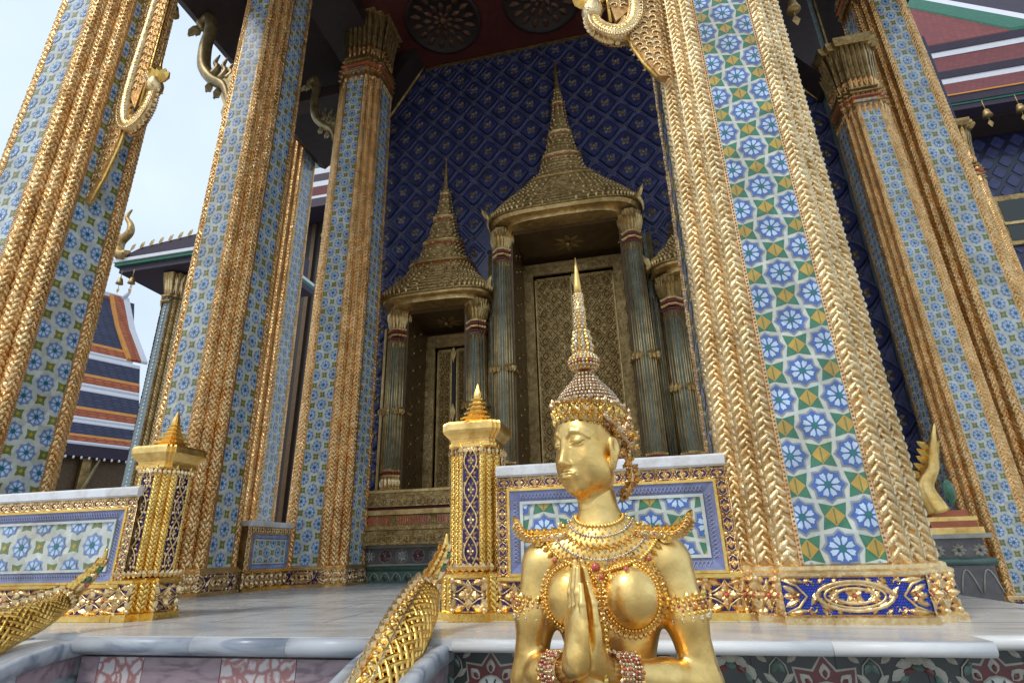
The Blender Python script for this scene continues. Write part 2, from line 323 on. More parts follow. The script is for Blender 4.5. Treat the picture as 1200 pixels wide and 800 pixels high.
def star(cx, cy, r0, r1, n, ph=0.0):
    return [(cx+(r0 if i % 2 == 0 else r1)*cos(pi*i/n+ph), cy+(r0 if i % 2 == 0 else r1)*sin(pi*i/n+ph)) for i in range(2*n)]
def tiles(mb, O, U, W, N, width, height, T=0.1435, big=True, off=(0, 0), eps=0.0012):
    """glazed floral tile sheet in the plane O + a U + b W (a centred, b from 0), little raised layers"""
    O, U, W, N = [np.array(q, float) for q in (O, U, W, N)]
    def put(poly, lay, m, lim=True):
        c = clip(poly, -width/2, width/2, 0, height)
        if len(c) >= 3: mb.poly([O+U*a+W*b+N*(lay*eps) for a, b in c], m)
    mb.poly([O-U*width/2, O+U*width/2, O+U*width/2+W*height, O-U*width/2+W*height], 'glaze_white')
    nx = int(width/2/T)+2; ny = int(height/T)+2
    for j in range(-1, ny):
        for i in range(-nx, nx+1):
            cx = i*T+off[0]*T; cy = (j+.5)*T+off[1]*T
            if abs(cx) > width/2+T*.55: continue
            if (i+j) % 2 == 0:
                # convex fans so clipping stays valid
                def fan(r0, r1, n, ph, m, lay):
                    s_ = star(0, 0, r0*T, r1*T, n, ph)
                    for k in range(n):
                        q = [(0, 0), s_[(2*k-1) % (2*n)], s_[2*k], s_[(2*k+1) % (2*n)]]
                        put([(cx+a, cy+b) for a, b in q], lay, m)
                if big:
                    fan(.63, .50, 8, 0, 'glaze_grey', 1); fan(.60, .47, 8, 0, 'glaze_greyblue', 2); fan(.54, .43, 8, 0, 'glaze_blue', 3); R0, R1 = .11, .39
                else:
                    fan(.57, .46, 8, 0, 'glaze_rim', 1); fan(.50, .41, 8, 0, 'glaze_sky', 3); R0, R1 = .15, .40
                for k in range(8):
                    a = (k+.5)*pi/4; c, s_ = cos(a), sin(a)
                    q = [(R0, -.012), (R1*.72, -.088), (R1, -.07), (R1*.94, 0), (R1, .07), (R1*.72, .088), (R0, .012)]
                    q1 = [q[0], q[1], q[2], q[3]]; q2 = [q[0], q[3], q[4], q[5], q[6]]
                    for qq in (q1, q2): put([(cx+(x*c-y*s_)*T, cy+(x*s_+y*c)*T) for x, y in qq], 4, 'glaze_pale')
                put([(cx+.13*T*cos(k*pi/4), cy+.13*T*sin(k*pi/4)) for k in range(8)], 5, 'glaze_teal')
            else:
                g = .40 if big else .27; gm = 'glaze_green' if big else 'glaze_olive'
                for k in range(4):
                    a = k*pi/2; c, s_ = round(cos(a)), round(sin(a))
                    q = [(0.0, 0.0), (g*.80, 0), (g*.92, g*.45), (g*1.06, g*1.06), (g*.45, g*.92), (0, g*.80)]
                    put([(cx+(x*c-y*s_)*T, cy+(x*s_+y*c)*T) for x, y in q], 1, gm)
                r = .31 if big else .13
                put([(cx+r*T, cy), (cx, cy+r*T), (cx-r*T, cy), (cx, cy-r*T)], 2, 'glaze_gold')
                if big:
                    put([(cx+.02*T, cy+.24*T), (cx-.02*T, cy+.24*T), (cx-.02*T, cy-.24*T), (cx+.02*T, cy-.24*T)], 3, 'glaze_olive')
def braid(mb, O, U, N, width, height, pitch, m, fat=1.0):
    """plaited strands on a vertical strip; O bottom centre"""
    O, U, N = [np.array(q, float) for q in (O, U, N)]; Z = V(0, 0, 1); k = int(height/pitch)
    for i in range(k):
        z = i*pitch
        for sgn, dz in ((1, 0), (-1, pitch*.5)):
            j = random.uniform(-.09, .09)*width; jz = random.uniform(-.12, .12)*pitch
            a = O+U*(sgn*width*.48)+Z*(z+dz+jz); b = O+U*(-sgn*width*.14+j)+Z*(z+dz+pitch*random.uniform(1.0, 1.35))
            L = b-a; e = nrmz(np.cross(L, N)); wd = pitch*random.uniform(.27, .36)*fat; h = width*random.uniform(.20, .28)
            P = [a+N*.001]
            rings = []
            for t_, q, hh in ((.0, .35, .15), (.22, 1.0, .75), (.55, 1.0, 1.0), (.85, .75, .8), (1.0, .25, .3)):
                c = a+L*t_+N*.001; rings.append([c-e*wd*q, c-e*wd*q*.55+N*h*hh*.85, c+e*wd*q*.35+N*h*hh, c+e*wd*q])
            mb.loft(rings, m, False, True, closed=False)
def flower(mb, c, U, W, N, r, m, petals=4, gem=None, ph=0.0, w=.55, h=.25):
    c, U, W, N = [np.array(q, float) for q in (c, U, W, N)]
    for k in range(petals):
        a = 2*pi*k/petals+ph; d = U*cos(a)+W*sin(a); mb.leaf(c+d*r*.08, d, N, r*.92, r*w, r*h, m)
    mb.dome(c+N*r*.08, N, r*.2, r*.22, gem or m, 6)
def frieze(mb, O, U, W, N, length, height, m='gold_pale', bgm='mosaic_navy', gem='jewel_red', pitch=None, edge=True):
    """band of lozenge flowers over dark mirror mosaic; O = lower left corner"""
    O, U, W, N = [np.array(q, float) for q in (O, U, W, N)]
    mb.poly([O, O+U*length, O+U*length+W*height, O+W*height], bgm)
    n = max(1, round(length/(pitch or height*1.25))); p = length/n; h = height
    for i in range(n):
        c = O+U*(p*(i+.5))+W*h*.5
        flower(mb, c, U*min(1, p/h), W, N, h*.44, m, 4, gem, 0, .62)
        Lz = [c+U*p*.40*cos(a_)+W*h*.40*sin(a_)+N*h*.03 for a_ in np.linspace(0, 2*pi, 9 if h < .1 else 17)]
        if h > .1: mb.tube([c+U*p*.5*q_[0]+W*h*.5*q_[1]+N*h*.02 for q_ in ((-.98, .1), (-.55, .28), (-.15, .62), (0, .95), (.15, .62), (.55, .28), (.98, .1))], h*.028, m, 5); mb.tube([c+U*p*.5*q_[0]-W*h*.5*q_[1]+N*h*.02 for q_ in ((-.98, .1), (-.55, .28), (-.15, .62), (0, .95), (.15, .62), (.55, .28), (.98, .1))], h*.028, m, 5)
        else: mb.tube(Lz, h*.045, m, 4)
        flower(mb, c+N*.001, U, W, N, h*.27, m, 4, gem, pi/4, .6)
        for sx in (-1, 1):
            for sy in (-1, 1):
                k = c+U*sx*p*.5+W*sy*h*.48
                mb.leaf(k-U*sx*p*.02, -U*sx*.8-W*sy*.25, N, p*.44, h*.26, h*.12, m)
                mb.leaf(k-W*sy*h*.02, -U*sx*.25-W*sy*.9, N, h*.44, h*.24, h*.12, m); mb.dome(k-U*sx*p*.02, N, h*.11, h*.09, m, 6)
            mb.leaf(c+U*sx*p*.49+W*0, -U*sx, N, p*.14, h*.18, h*.08, m)
    if edge:
        for b in (0, 1):
            mb.tube([O+W*height*b, O+U*length+W*height*b], h*.045, m, 6)
def chain(mb, O, U, W, N, width, height, m='gold_pale', bgm='mosaic_navy'):
    """upright panel with interlaced ogives and leaves; O = bottom centre"""
    O, U, W, N = [np.array(q, float) for q in (O, U, W, N)]
    mb.poly([O-U*width/2, O+U*width/2, O+U*width/2+W*height, O-U*width/2+W*height], bgm)
    n = max(1, round(height/(width*1.7))); p = height/n; r = width*.055
    for s_ in (-1, 1):
        pts = [O+U*s_*width*.40*sin(pi*t/8.0)+W*(p*t/8.0)+N*(r+(r*.8 if (t//8) % 2 else 0)) for t in range(8*n+1)]
        mb.tube(pts, r, m, 5)
    for i in range(n):
        c = O+W*p*(i+.5)
        flower(mb, c+N*.001, U, W, N, width*.27, m, 4, 'jewel_white', 0, .7)
        for s_ in (-1, 1):
            for w_ in (-1, 1): mb.leaf(c+U*s_*width*.46+W*w_*p*.30, -U*s_*.5-W*w_*.8, N, width*.36, width*.18, width*.10, m); mb.leaf(c+U*s_*width*.05+W*w_*p*.14, U*s_*.6+W*w_, N, width*.30, width*.15, width*.08, m)
        for s_ in (-1, 1):
            mb.leaf(O+W*p*(i+.02)+U*s_*width*.08, U*s_*.8+W*.5, N, width*.34, width*.18, width*.1, m)
            mb.leaf(O+W*p*(i+.98)+U*s_*width*.08, U*s_*.8-W*.5, N, width*.34, width*.18, width*.1, m)

def scroll(mb, c, D, Z, N, r, m, hand=1, th=.16):
    """carved volute with three leaves"""
    pts = [c+(D*cos(a)*hand+Z*sin(a))*r*(1-.11*k)+N*r*.12 for k, a in ((k, k*.75) for k in range(9))]
    mb.tube(pts, [r*th*(1-.07*k) for k in range(9)], m, 5)
    for k in range(4):
        a = -.4+k*.8; d = D*cos(a)*hand+Z*sin(a); mb.leaf(c+d*r*.9, d+Z*.5, N, r*.75, r*.42, r*.25, m)

# ------------------------------------------------------------------ ground, terrace, stairs
mb = MB(); mb.poly([(-300, -300, -1.32), (300, -300, -1.32), (300, 300, -1.32), (-300, 300, -1.32)], 'paving')
tag(mb.build('ground'), kind='structure')
YF = 2.50                                   # front edge of the terrace
mb = MB()
outl = [(-12, YF+.12), (-2.8, YF+.12), (-2.8, YF+.02), (-1.2, YF+.02), (-1.2, YF), (1.14, YF), (1.14, YF+.17), (1.97, YF+.17), (1.97, 9.5), (-12, 9.5)]
mb.prism([(x, y, -.045) for x, y in outl], (0, 0, .045), 'marble_floor')
mb.prism([(-2.84, YF+.6, -.60), (-2.84, YF+.10, -.60), (-1.16, YF+.10, -.60), (-1.16, YF+.6, -.60)], (0, 0, .553), 'marble_grey')
mb.box((-12, YF+.22, -1.32), (-2.84, 9.4, -.048), 'marble_grey'); mb.box((-2.84, YF+.61, -1.32), (-1.16, 9.4, -.048), 'marble_grey')
mb.box((-1.16, YF+.09, -1.32), (1.08, 9.4, -.048), 'dado_grey'); mb.box((1.081, YF+.25, -1.32), (1.90, 9.4, -.048), 'dado_grey')
floor = tag(mb.build('terrace_floor'), kind='structure')
mb = MB()
for k in range(12): mb.box((-4.4, 3.05+k*.62, .0008), (1.96, 3.053+k*.62, .0016), 'joint_grey')
for k in range(12):
    for j in range(9): x_ = -4.3+j*.72+(.36 if k % 2 else 0); mb.box((x_, 2.44+k*.62+.002, .0008), (x_+.003, 3.05+k*.62-.002, .0016), 'joint_grey') if k else None
tag(mb.build('floor_joints'), kind='structure')
# rounded marble nosing, joints between the slabs
mb = MB()
def nosing(x0, x1, y, r, m, z=-.004):
    prof = [(y+.02, z), (y-.4*r, z-.0*r), (y-.85*r, z-.35*r), (y-r, z-r), (y-.85*r, z-1.55*r), (y-.3*r, z-1.95*r), (y+.02, z-2*r)]
    mb.loft([[(x0, a, b) for a, b in prof], [(x1, a, b) for a, b in prof]], m, True, True)
xs = [-2.79, -2.12, -1.62, -1.21]
for a, b in zip(xs[:-1], xs[1:]): nosing(a, b-.004, YF+.02, .038, 'marble_edge')
xs = [-.84, -.1, .62, 1.14]
for a, b in zip(xs[:-1], xs[1:]): nosing(a, b-.003, YF+.003, .024, 'marble_white')
nosing(1.145, 1.97, YF+.173, .024, 'marble_white'); nosing(-12, -2.81, YF+.123, .024, 'marble_white')
m3 = MB(); m3.box((1.98, 4.6, -1.31), (20, 24, -.401), 'marble_floor'); tag(m3.build('lower_terrace'), kind='structure')
tag(mb.build('terrace_nosing'), kind='structure')
mb = MB()                                    # riser of alternating mauve and red-veined marble slabs below the nosing
xs = [(-2.79, -2.68, 'marble_mauve'), (-2.68, -2.42, 'marble_red'), (-2.42, -1.99, 'marble_mauve'), (-1.99, -1.60, 'marble_red'), (-1.60, -1.21, 'marble_mauve')]
for a, b, m in xs: mb.box((a+.002, YF+.055, -.42), (b-.002, YF+.10, -.095), m)
for k in range(4): mb.box((-2.79, YF-.30*(k+1)+.06, -.42-.225*(k+1)), (-1.21, YF-.30*k+.10, -.42-.225*k), 'marble_mauve' if k % 2 else 'marble_edge')
tag(mb.build('stairs'), kind='structure')
# curved marble cheek walls of the stair
def cheek(x0, x1, label):
    t = thing('stair_cheek', label, 'stair wall', ((x0+x1)/2, YF-.5, -1.32), 'marble cheek walls of the stair')
    Y0, R1, R2 = YF+.05, 1.25, 1.28
    arc = [(Y0-R1*sin(k*pi/2/14), -1.30+R2*cos(k*pi/2/14)) for k in range(15)]
    mb = MB(); mb.prism([(x0+.03, Y0+.12, -.03)]+[(x0+.03, a, b-.03) for a, b in arc]+[(x0+.03, Y0+.12, -1.32)], (x1-x0-.06, 0, 0), 'marble_grey'); mb.build('wall_core', t)
    mb = MB()
    for xx, sg in ((x0, 1), (x1, -1)):
        mb.loft([[(xx+sg*.0, a, b-.07), (xx+sg*.0, a, b-.012), (xx+sg*.012, a-.0, b), (xx+sg*.055, a, b), (xx+sg*.055, a, b-.07)] for a, b in [(Y0+.12, -.02)]+arc], 'marble_edge', True, True)
    mb.loft([[(x0+.056, a, b-.05), (x0+.056, a, b-.008), (x1-.056, a, b-.008), (x1-.056, a, b-.05)] for a, b in [(Y0+.12, -.02)]+arc], 'marble_white', True, True)
    mb.build('coping', t)
    mb = MB()
    for k in range(7):
        a, b = arc[2*k], arc[2*k+2]
        for s_, f in ((.07, .0), ):
            mb.poly([(x1-.028, a[0], a[1]-.075), (x1-.028, b[0], b[1]-.075), (x1-.028, b[0]+.03, b[1]-.15), (x1-.028, a[0]+.01, a[1]-.15)], 'marble_white' if k % 3 else 'marble_mauve')
    mb.build('edge_tiles', t)
    return t
cheek(-3.22, -2.79, 'curved grey marble cheek wall under the left serpent rail')
cheek(-1.20, -.86, 'curved white marble cheek wall under the right serpent rail')
# floral glazed tile wall below the terrace, right of the stair
t = thing('tiled_plinth_wall', 'dark floral glazed tile wall below the terrace behind the praying statue', 'wall', (.2, YF+.06, -1.3))
mb = MB()
def florals(x0, x1, y, z0, z1):
    n = max(1, round((x1-x0)/.30)); p = (x1-x0)/n; U = V(1, 0, 0); W = V(0, 0, 1); N = V(0, -1, 0)
    mb.poly([(x0, y, z0), (x1, y, z0), (x1, y, z1), (x0, y, z1)], 'dado_dark')
    zc = z1-.155
    def fl(poly, lay, m):
        c = clip(poly, x0, x1, z0, z1-.003)
        if len(c) > 2: mb.poly([(a, y-lay*.0016, b) for a, b in c], m)
    for i in range(n):
        cx = x0+p*(i+.5)
        if i % 2 == 0:
            for r0, r1, m, l in ((.158, .112, 'dado_line', 1), (.148, .103, 'dado_red', 2), (.066, .066, 'dado_line', 3), (.060, .060, 'glaze_white', 4)):
                s_ = star(cx, zc, r0, r1, 8, pi/8*0+pi/2)
                for k in range(8): fl([(cx, zc), s_[(2*k-1) % 16], s_[2*k], s_[2*k+1]], l, m)
            for k in range(8):
                a = k*pi/4+pi/2; mb.leaf((cx+.07*cos(a), y-.005, zc+.07*sin(a)), (cos(a), 0, sin(a)), N, .055, .04, .004, 'dado_line')
                mb.leaf((cx+.075*cos(a), y-.006, zc+.075*sin(a)), (cos(a), 0, sin(a)), N, .035, .022, .006, 'dado_red')
                a += pi/8; mb.rod(V(cx, y-.009, zc), V(cx+.058*cos(a), y-.009, zc+.058*sin(a)), N, .007, .002, 'dado_dark')
            mb.dome((cx, y-.008, zc), N, .014, .006, 'dado_red')
        else:
            for k in range(14):
                a = k*2*pi/14; rx, rz = .085, .125
                mb.leaf((cx+rx*cos(a), y-.003, zc+.01+rz*sin(a)), (-sin(a), 0, cos(a)), N, .062, .036, .004, 'dado_line')
                mb.leaf((cx+rx*.8*cos(a), y-.005, zc+.01+rz*.8*sin(a)), (-sin(a), 0, cos(a)), N, .045, .022, .005, 'dado_green' if k % 2 else 'dado_red')
            for k in range(8):
                a = k*pi/4; mb.leaf((cx+.012*cos(a), y-.003, zc-.02+.012*sin(a)), (cos(a), 0, sin(a)), N, .055, .042, .004, 'glaze_white')
            for k in range(6):
                a = k*pi/3; mb.leaf((cx+.01*cos(a), y-.008, zc-.02+.01*sin(a)), (cos(a), 0, sin(a)), N, .03, .02, .004, 'dado_red')
        for sx in (-1, 1):      # vine scrolls in between
            for q in range(4):
                for sz in (-1, 1):
                    px, pz = cx+sx*p*.5-sx*.012*q, zc+sz*(.02+.035*q)
                    mb.leaf((px, y-.003, pz), (sx*(-1 if q % 2 else .6), 0, sz*.8), N, .055, .024, .004, 'dado_line' if q % 2 else 'dado_green')
            pts = [(cx+sx*(p*.5-.035*sin(k*.9)), y-.003, z1-.01-k*.028) for k in range(12)]
            mb.tube(pts, .0032, 'dado_line', 5)
    for k in range(int((x1-x0)/.3)+1): mb.box((x0+k*.3-.001, y-.0015, z0), (x0+k*.3+.001, y+.002, z1), 'black')
florals(-.86, 1.08, YF+.082, -1.30, -.055); florals(1.09, 1.9, YF+.242, -1.30, -.055)
mb.build('floral_tiles', t)

# ------------------------------------------------------------------ columns
HC = 8.55
TAP = lambda p: (p[0]*(1-.016*(p[2]-.2)), p[1]*(1-.016*(p[2]-.2)), p[2])
WC, AC = .45, .615
d_ = (1-AC)*WC/2
def corner_mesh(pitch, bm='gold_braid'):
    mb = MB()
    for k in range(3):
        c = AC*WC-d_/2+k*d_; yy = WC-k*d_
        braid(mb, (c, -yy, .24), (1, 0, 0), (0, -1, 0), d_*.96, HC-.24, pitch, bm)
        braid(mb, (yy, -c, .24), (0, 1, 0), (1, 0, 0), d_*.96, HC-.24, pitch, bm)
        # rounded arris where two strips meet
        mb.tube([(c+d_/2-.006, -yy+.006, .24), (c+d_/2-.006, -yy+.006, HC)], .011, bm, 6)
        for sgn in (0, 1):
            e = c-d_/2+.002
            P0 = (e, -yy-.001) if not sgn else (yy+.001, -e)
            n = int((HC-.24)/.026)
            for i in range(n): mb.ball((P0[0], P0[1], .25+i*.026), .0062, 'bead_red', 4)
    mb.warp(TAP); return mb.data('corner_braid')
def panel_mesh(big):
    mb = MB(); tiles(mb, (0, -WC-.004, .24), (1, 0, 0), (0, 0, 1), (0, -1, 0), .348, HC-.24, big=big)
    for s_ in (-1, 1):
        mb.box((s_*.184-.009, -WC-.008, .24), (s_*.184+.009, -WC+.002, HC), 'gold_pale')
        n = int((HC-.24)/.021)
        for i in range(n): mb.ball((s_*.184, -WC-.010, .25+i*.021), .0058, 'bead_red', 5)
    mb.warp(TAP); return mb.data('tile_panel')
def shaft_mesh():
    mb = MB(); mb.loft([redent(WC, .0, a=AC), redent(WC, HC+.05, a=AC)], 'gold_ground'); mb.warp(TAP); return mb.data('shaft')
def ringfaces(w, a, steps=2):
    """(midpoint, U, N, length) for each vertical facet of a redented square"""
    P = [np.array(p[:2]) for p in redent(w, a=a, steps=steps)]; n = len(P); outp = []
    for i in range(n):
        p, q = P[i], P[(i+1) % n]; L = np.linalg.norm(q-p)
        if L < 1e-4: continue
        u = (q-p)/L; outp.append((V(*((p+q)/2), 0), V(*u, 0), V(u[1], -u[0], 0), L, V(*p, 0)))
    return outp
def base_mesh(bgm):
    mb = MB(); w0 = .478
    mb.loft([redent(w0+.022, 0, a=AC), redent(w0+.022, .028, a=AC), redent(w0+.010, .036, a=AC)], 'gold_pale')
    mb.loft([redent(w0, .03, a=AC), redent(w0, .2, a=AC)], 'gold_ground')
    mb.loft([redent(w0+.006, .192, a=AC), redent(w0+.014, .200, a=AC), redent(w0+.014, .214, a=AC), redent(w0-.004, .224, a=AC), redent(w0-.006, .240, a=AC), redent(w0-.02, .248, a=AC)], 'gold_pale')
    for mid, U, N, L, p in ringfaces(w0, AC):
        O = p+V(0, 0, .040)+N*.003; H = .150
        if L > .3:
            mb.poly([O, O+U*L, O+U*L+V(0, 0, H), O+V(0, 0, H)], bgm)
            c = O+U*L/2+V(0, 0, H/2); W = V(0, 0, 1)
            for q_, th in ((1.0, .0095), (.80, .006), (.52, .0075)):
                mb.tube([c+N*.003+U*cos(a)*L*.235*q_*(1.0+.12*abs(cos(a)))+W*sin(a)*H*.40*q_ for a in np.linspace(0, 2*pi, 33)], th, 'gold_pale', 6)
            for sx in (-1, 1):
                mb.tube([c+N*.002+U*sx*(L*.5-.002)+W*H*.46, c+N*.002+U*sx*(L*.40)+W*H*.30, c+N*.002+U*sx*L*.335, c+N*.002+U*sx*(L*.40)-W*H*.30, c+N*.002+U*sx*(L*.5-.002)-W*H*.46], .007, 'gold_pale', 6)
                flower(mb, c+U*sx*L*.425, U, W, N, .036, 'gold_pale', 5, 'jewel_red', pi/2)
                for sy in (-1, 1):
                    scroll(mb, c+U*sx*L*.31+W*sy*H*.34, U*sx, W*sy, N, .018, 'gold_pale', -1, .24)
                    scroll(mb, c+U*sx*L*.20+W*sy*H*.47, U*sx, W*sy, N, .012, 'gold_pale', 1, .24)
            for k in range(12):                       # rounded hexagon wreath
                a0, a1 = k*pi/6, (k+1)*pi/6
                f = lambda a: c+U*cos(a)*L*.235*(1.0+.12*abs(cos(a)))+W*sin(a)*H*.38
                mb.leaf(f(a0), f(a1)-f(a0), N, .085, .032, .012, 'gold_pale')
                g = lambda a: c+U*cos(a)*L*.150+W*sin(a)*H*.20
                mb.leaf(g(a0), g(a1)-g(a0), N, .05, .025, .012, 'gold_pale')
            flower(mb, c, U, W, N, .042, 'gold_pale', 6, 'jewel_red', pi/2)
            for sx in (-1, 1):
                for q in range(5): mb.leaf(c+U*sx*(L*.11)+W*0, U*sx*cos((q-2)*.5)+W*sin((q-2)*.5), N, .05, .02, .01, 'gold_pale')
                for sy in (-1, 1):
                    mb.leaf(c+U*sx*L*.5+W*sy*H*.46, -U*sx-W*sy*.1, N, .10, .032, .012, 'gold_pale')
                    mb.leaf(c+U*sx*L*.5+W*sy*H*.30, -U*sx*1-W*sy*.5, N, .08, .028, .012, 'gold_pale')
                    for q in range(3): mb.leaf(c+U*sx*L*(.10+.1*q)+W*sy*H*.5, U*sx*.5-W*sy*.5, N, .036, .02, .01, 'gold_pale')
                mb.leaf(c+U*sx*L*.5, -U*sx, N, .05, .03, .012, 'gold_pale')
        else:
            frieze(mb, O, U, V(0, 0, 1), N, L, H, bgm=bgm, gem='jewel_red', pitch=L*1.1, edge=False)
    return mb.data('base')
def capital_mesh():
    mb = MB(); z = HC
    for dz, w0, h in ((-.10, .415, .05), (.02, .42, .06), (.13, .42, .05), (.23, .40, .05)):
        mb.loft([redent(w0-.03, z+dz, a=AC), redent(w0+.02, z+dz+h*.3, a=AC), redent(w0+.02, z+dz+h*.7, a=AC), redent(w0-.03, z+dz+h, a=AC)], 'bead_red' if dz == .02 else 'gold_old', smooth=False)
    mb.loft([redent(.37, z-.1, a=AC), redent(.36, z+.3, a=AC), redent(.37, z+.7, a=AC), redent(.41, z+1.25, a=AC)], 'gold_old')
    for zz, w0, L, Wd, sg, fl, cnt in ((-.08, .40, .26, .11, -1, 0, 3), (.16, .41, .14, .08, -1, 0, 4), (.28, .37, .32, .10, 1, .05, 3), (.42, .375, .55, .10, 1, .07, 4), (.62, .385, .80, .10, 1, .12, 4)):
        for mid, U, N, Ln, p in ringfaces(w0, AC):
            k = max(1, round(Ln/.09)) 
            for i in range(k):
                q = p+U*Ln*(i+.5)/k+V(0, 0, z+zz)+N*.004
                mb.leaf(q, V(0, 0, sg)+N*fl, N, L, Wd*.9, .03, 'gold_old' if zz > .3 else 'gold_mosaic', curl=.5 if sg > 0 else 0)
    mb.loft([redent(.50, z+1.25, a=AC), redent(.56, z+1.33, a=AC), redent(.56, z+1.40, a=AC)], 'gold_old')
    return mb.data('capital')
cm, cm2, sm_, capm = corner_mesh(.046), corner_mesh(.058, 'gold_spangle'), shaft_mesh(), capital_mesh()
def column(label, loc, big, bgm, sc=1.0, group='redented tiled porch columns'):
    t = thing('temple_column', label, 'column', loc, group); pm = panel_mesh(big); bm = base_mesh(bgm); t.scale = (sc, sc, 1)
    inst('shaft', sm_, t); inst('base', bm, t); inst('capital', capm, t)
    for k in range(4): inst('tile_panel', pm, t, rz=k*pi/2); inst('corner_braid', cm if big else cm2, t, rz=k*pi/2)
    return t
column('nearest column, right of the praying statue, with large blue and green star tiles', (.87, 3.45, 0), True, 'mosaic_blue')
colB = column('gold column behind the left gilded post, second from the left edge', (-4.88, 5.43, 0), False, 'mosaic_navy')
colB.scale = (1, 1, 1.08)
for loc, lab in (((-5.2, 3.45, 0), 'leaning gold column at the left edge with a naga bracket on its right face'),
                 ((-4.22, 7.15, 0), 'gold column standing beside the blue wall, its capital in view'),
                 ((-6.75, 8.65, 0), 'shaded gold column partly hidden behind the second column, beside the dark opening'),
                 ((4.80, 8.30, -.40), 'gold column right of the nearest column, below the red roof'),
                 ((3.80, 7.66, -.40), 'slim shaded gold column with spiky capital right of the nearest column'),
                 ((7.95, 12.9, -.40), 'far gold column under the red roof at the right edge')):
    c = copy_tree(colB); c.scale = (1, 1, 1); c.location = loc; c['label'] = lab
    if loc[0] == -6.75: c.scale = (1, 1, 1.25)
    if loc[0] == 4.8: c.scale = (1, 1, 1.14)
    if loc[0] == 3.8: c.scale = (.76, .76, .80)

# ------------------------------------------------------------------ posts and balustrades
def post(x, y, label):
    t = thing('gilded_post', label, 'post', (x, y, 0), 'gilded newel posts')
    A = .5
    mb = MB(); w0 = .185
    mb.loft([redent(w0+.02, 0, x, y, A), redent(w0+.02, .04, x, y, A), redent(w0, .046, x, y, A), redent(w0, .21, x, y, A)], 'gold_bright')
    mb.loft([redent(w0+.012, .212, x, y, A), redent(w0+.012, .23, x, y, A), redent(w0-.012, .24, x, y, A)], 'gold_bright')
    for mid, U, N, L, p in ringfaces(w0, A):
        O = p+V(x, y, .05)+N*.002
        if L > .1: frieze(mb, O, U, V(0, 0, 1), N, L, .155, 'gold_pale', 'mosaic_navy', 'gold_pale', pitch=L, edge=False)
        else: braid(mb, p+U*L/2+V(x, y, .05)+N*.001, U, N, L, .155, .03, 'gold_bright')
        for i in range(max(1, round(L/.035))):                        # upright leaf cresting
            n_ = max(1, round(L/.035)); mb.leaf(p*.95+V(x, y, .24)+U*L*(i+.5)/n_, V(0, 0, 1)+N*.25, N, .05, .04, .012, 'gold_pale', curl=.3)
    mb.build('pedestal', t)
    ws = .145; Z0, Z1 = .25, .93
    mb = MB(); mb.loft([redent(ws, Z0, x, y, A), redent(ws, Z1, x, y, A)], 'gold_bright')
    for mid, U, N, L, p in ringfaces(ws, A):
        if L < .1: braid(mb, p+U*L/2+V(x, y, Z0)+N*.001, U, N, L*.95, Z1-Z0, .026, 'gold_bright', 1.0)
        else:
            for s_ in (-1, 1):
                q = p+U*L/2+U*s_*(L/2-.012)
                braid(mb, q+V(x, y, Z0)+N*.001, U, N, .024, Z1-Z0, .026, 'gold_bright', .9)
    mb.build('shaft', t)
    for mid, U, N, L, p in ringfaces(ws, A):
        if L > .1:
            m2 = MB(); chain(m2, p+U*L/2+V(x, y, Z0+.01)+N*.003, U, V(0, 0, 1), N, L-.05, Z1-Z0-.02); m2.build('inlay_panel', t)
    mb = MB(); k = 0
    prof = [(.145, .915), (.158, .925), (.158, .94), (.148, .95), (.150, .965), (.172, .99), (.188, 1.005), (.194, 1.02), (.194, 1.055), (.184, 1.07), (.12, 1.075)]
    mb.loft([redent(a*.92, b, x, y, .78, 2) for a, b in prof], 'gold_leaf')
    for mid, U, N, L, p in ringfaces(.155, A):
        n_ = max(1, round(L/.03))
        for i in range(n_): mb.leaf(p+V(x, y, .918)+U*L*(i+.5)/n_+N*.002, V(0, 0, -1), N, .045, .03, .012, 'gold_pale')
    mb.build('cap', t)
    mb = MB(); zz = 1.07; ww = .110
    for q in range(6):
        h = .035-.0015*q
        mb.loft([redent(ww*1.06, zz, x, y, .7), redent(ww*1.10, zz+h*.25, x, y, .7), redent(ww*.98, zz+h*.42, x, y, .7), redent(ww*.66, zz+h*.55, x, y, .7), redent(ww*.62, zz+h, x, y, .7)], 'gold_bright'); zz += h; ww *= .79
    mb.loft([redent(.024, zz, x, y, .6, 1), redent(.021, zz+.02, x, y, .6, 1), redent(.002, zz+.085, x, y, .6, 1)], 'gold_leaf')
    mb.build('finial', t)
    return t
post(-.955, 3.27, 'gilded post with tiered finial immediately left of the praying statue')
post(-3.20, 3.27, 'gilded post with tiered finial at the left side, near the left serpent rail')
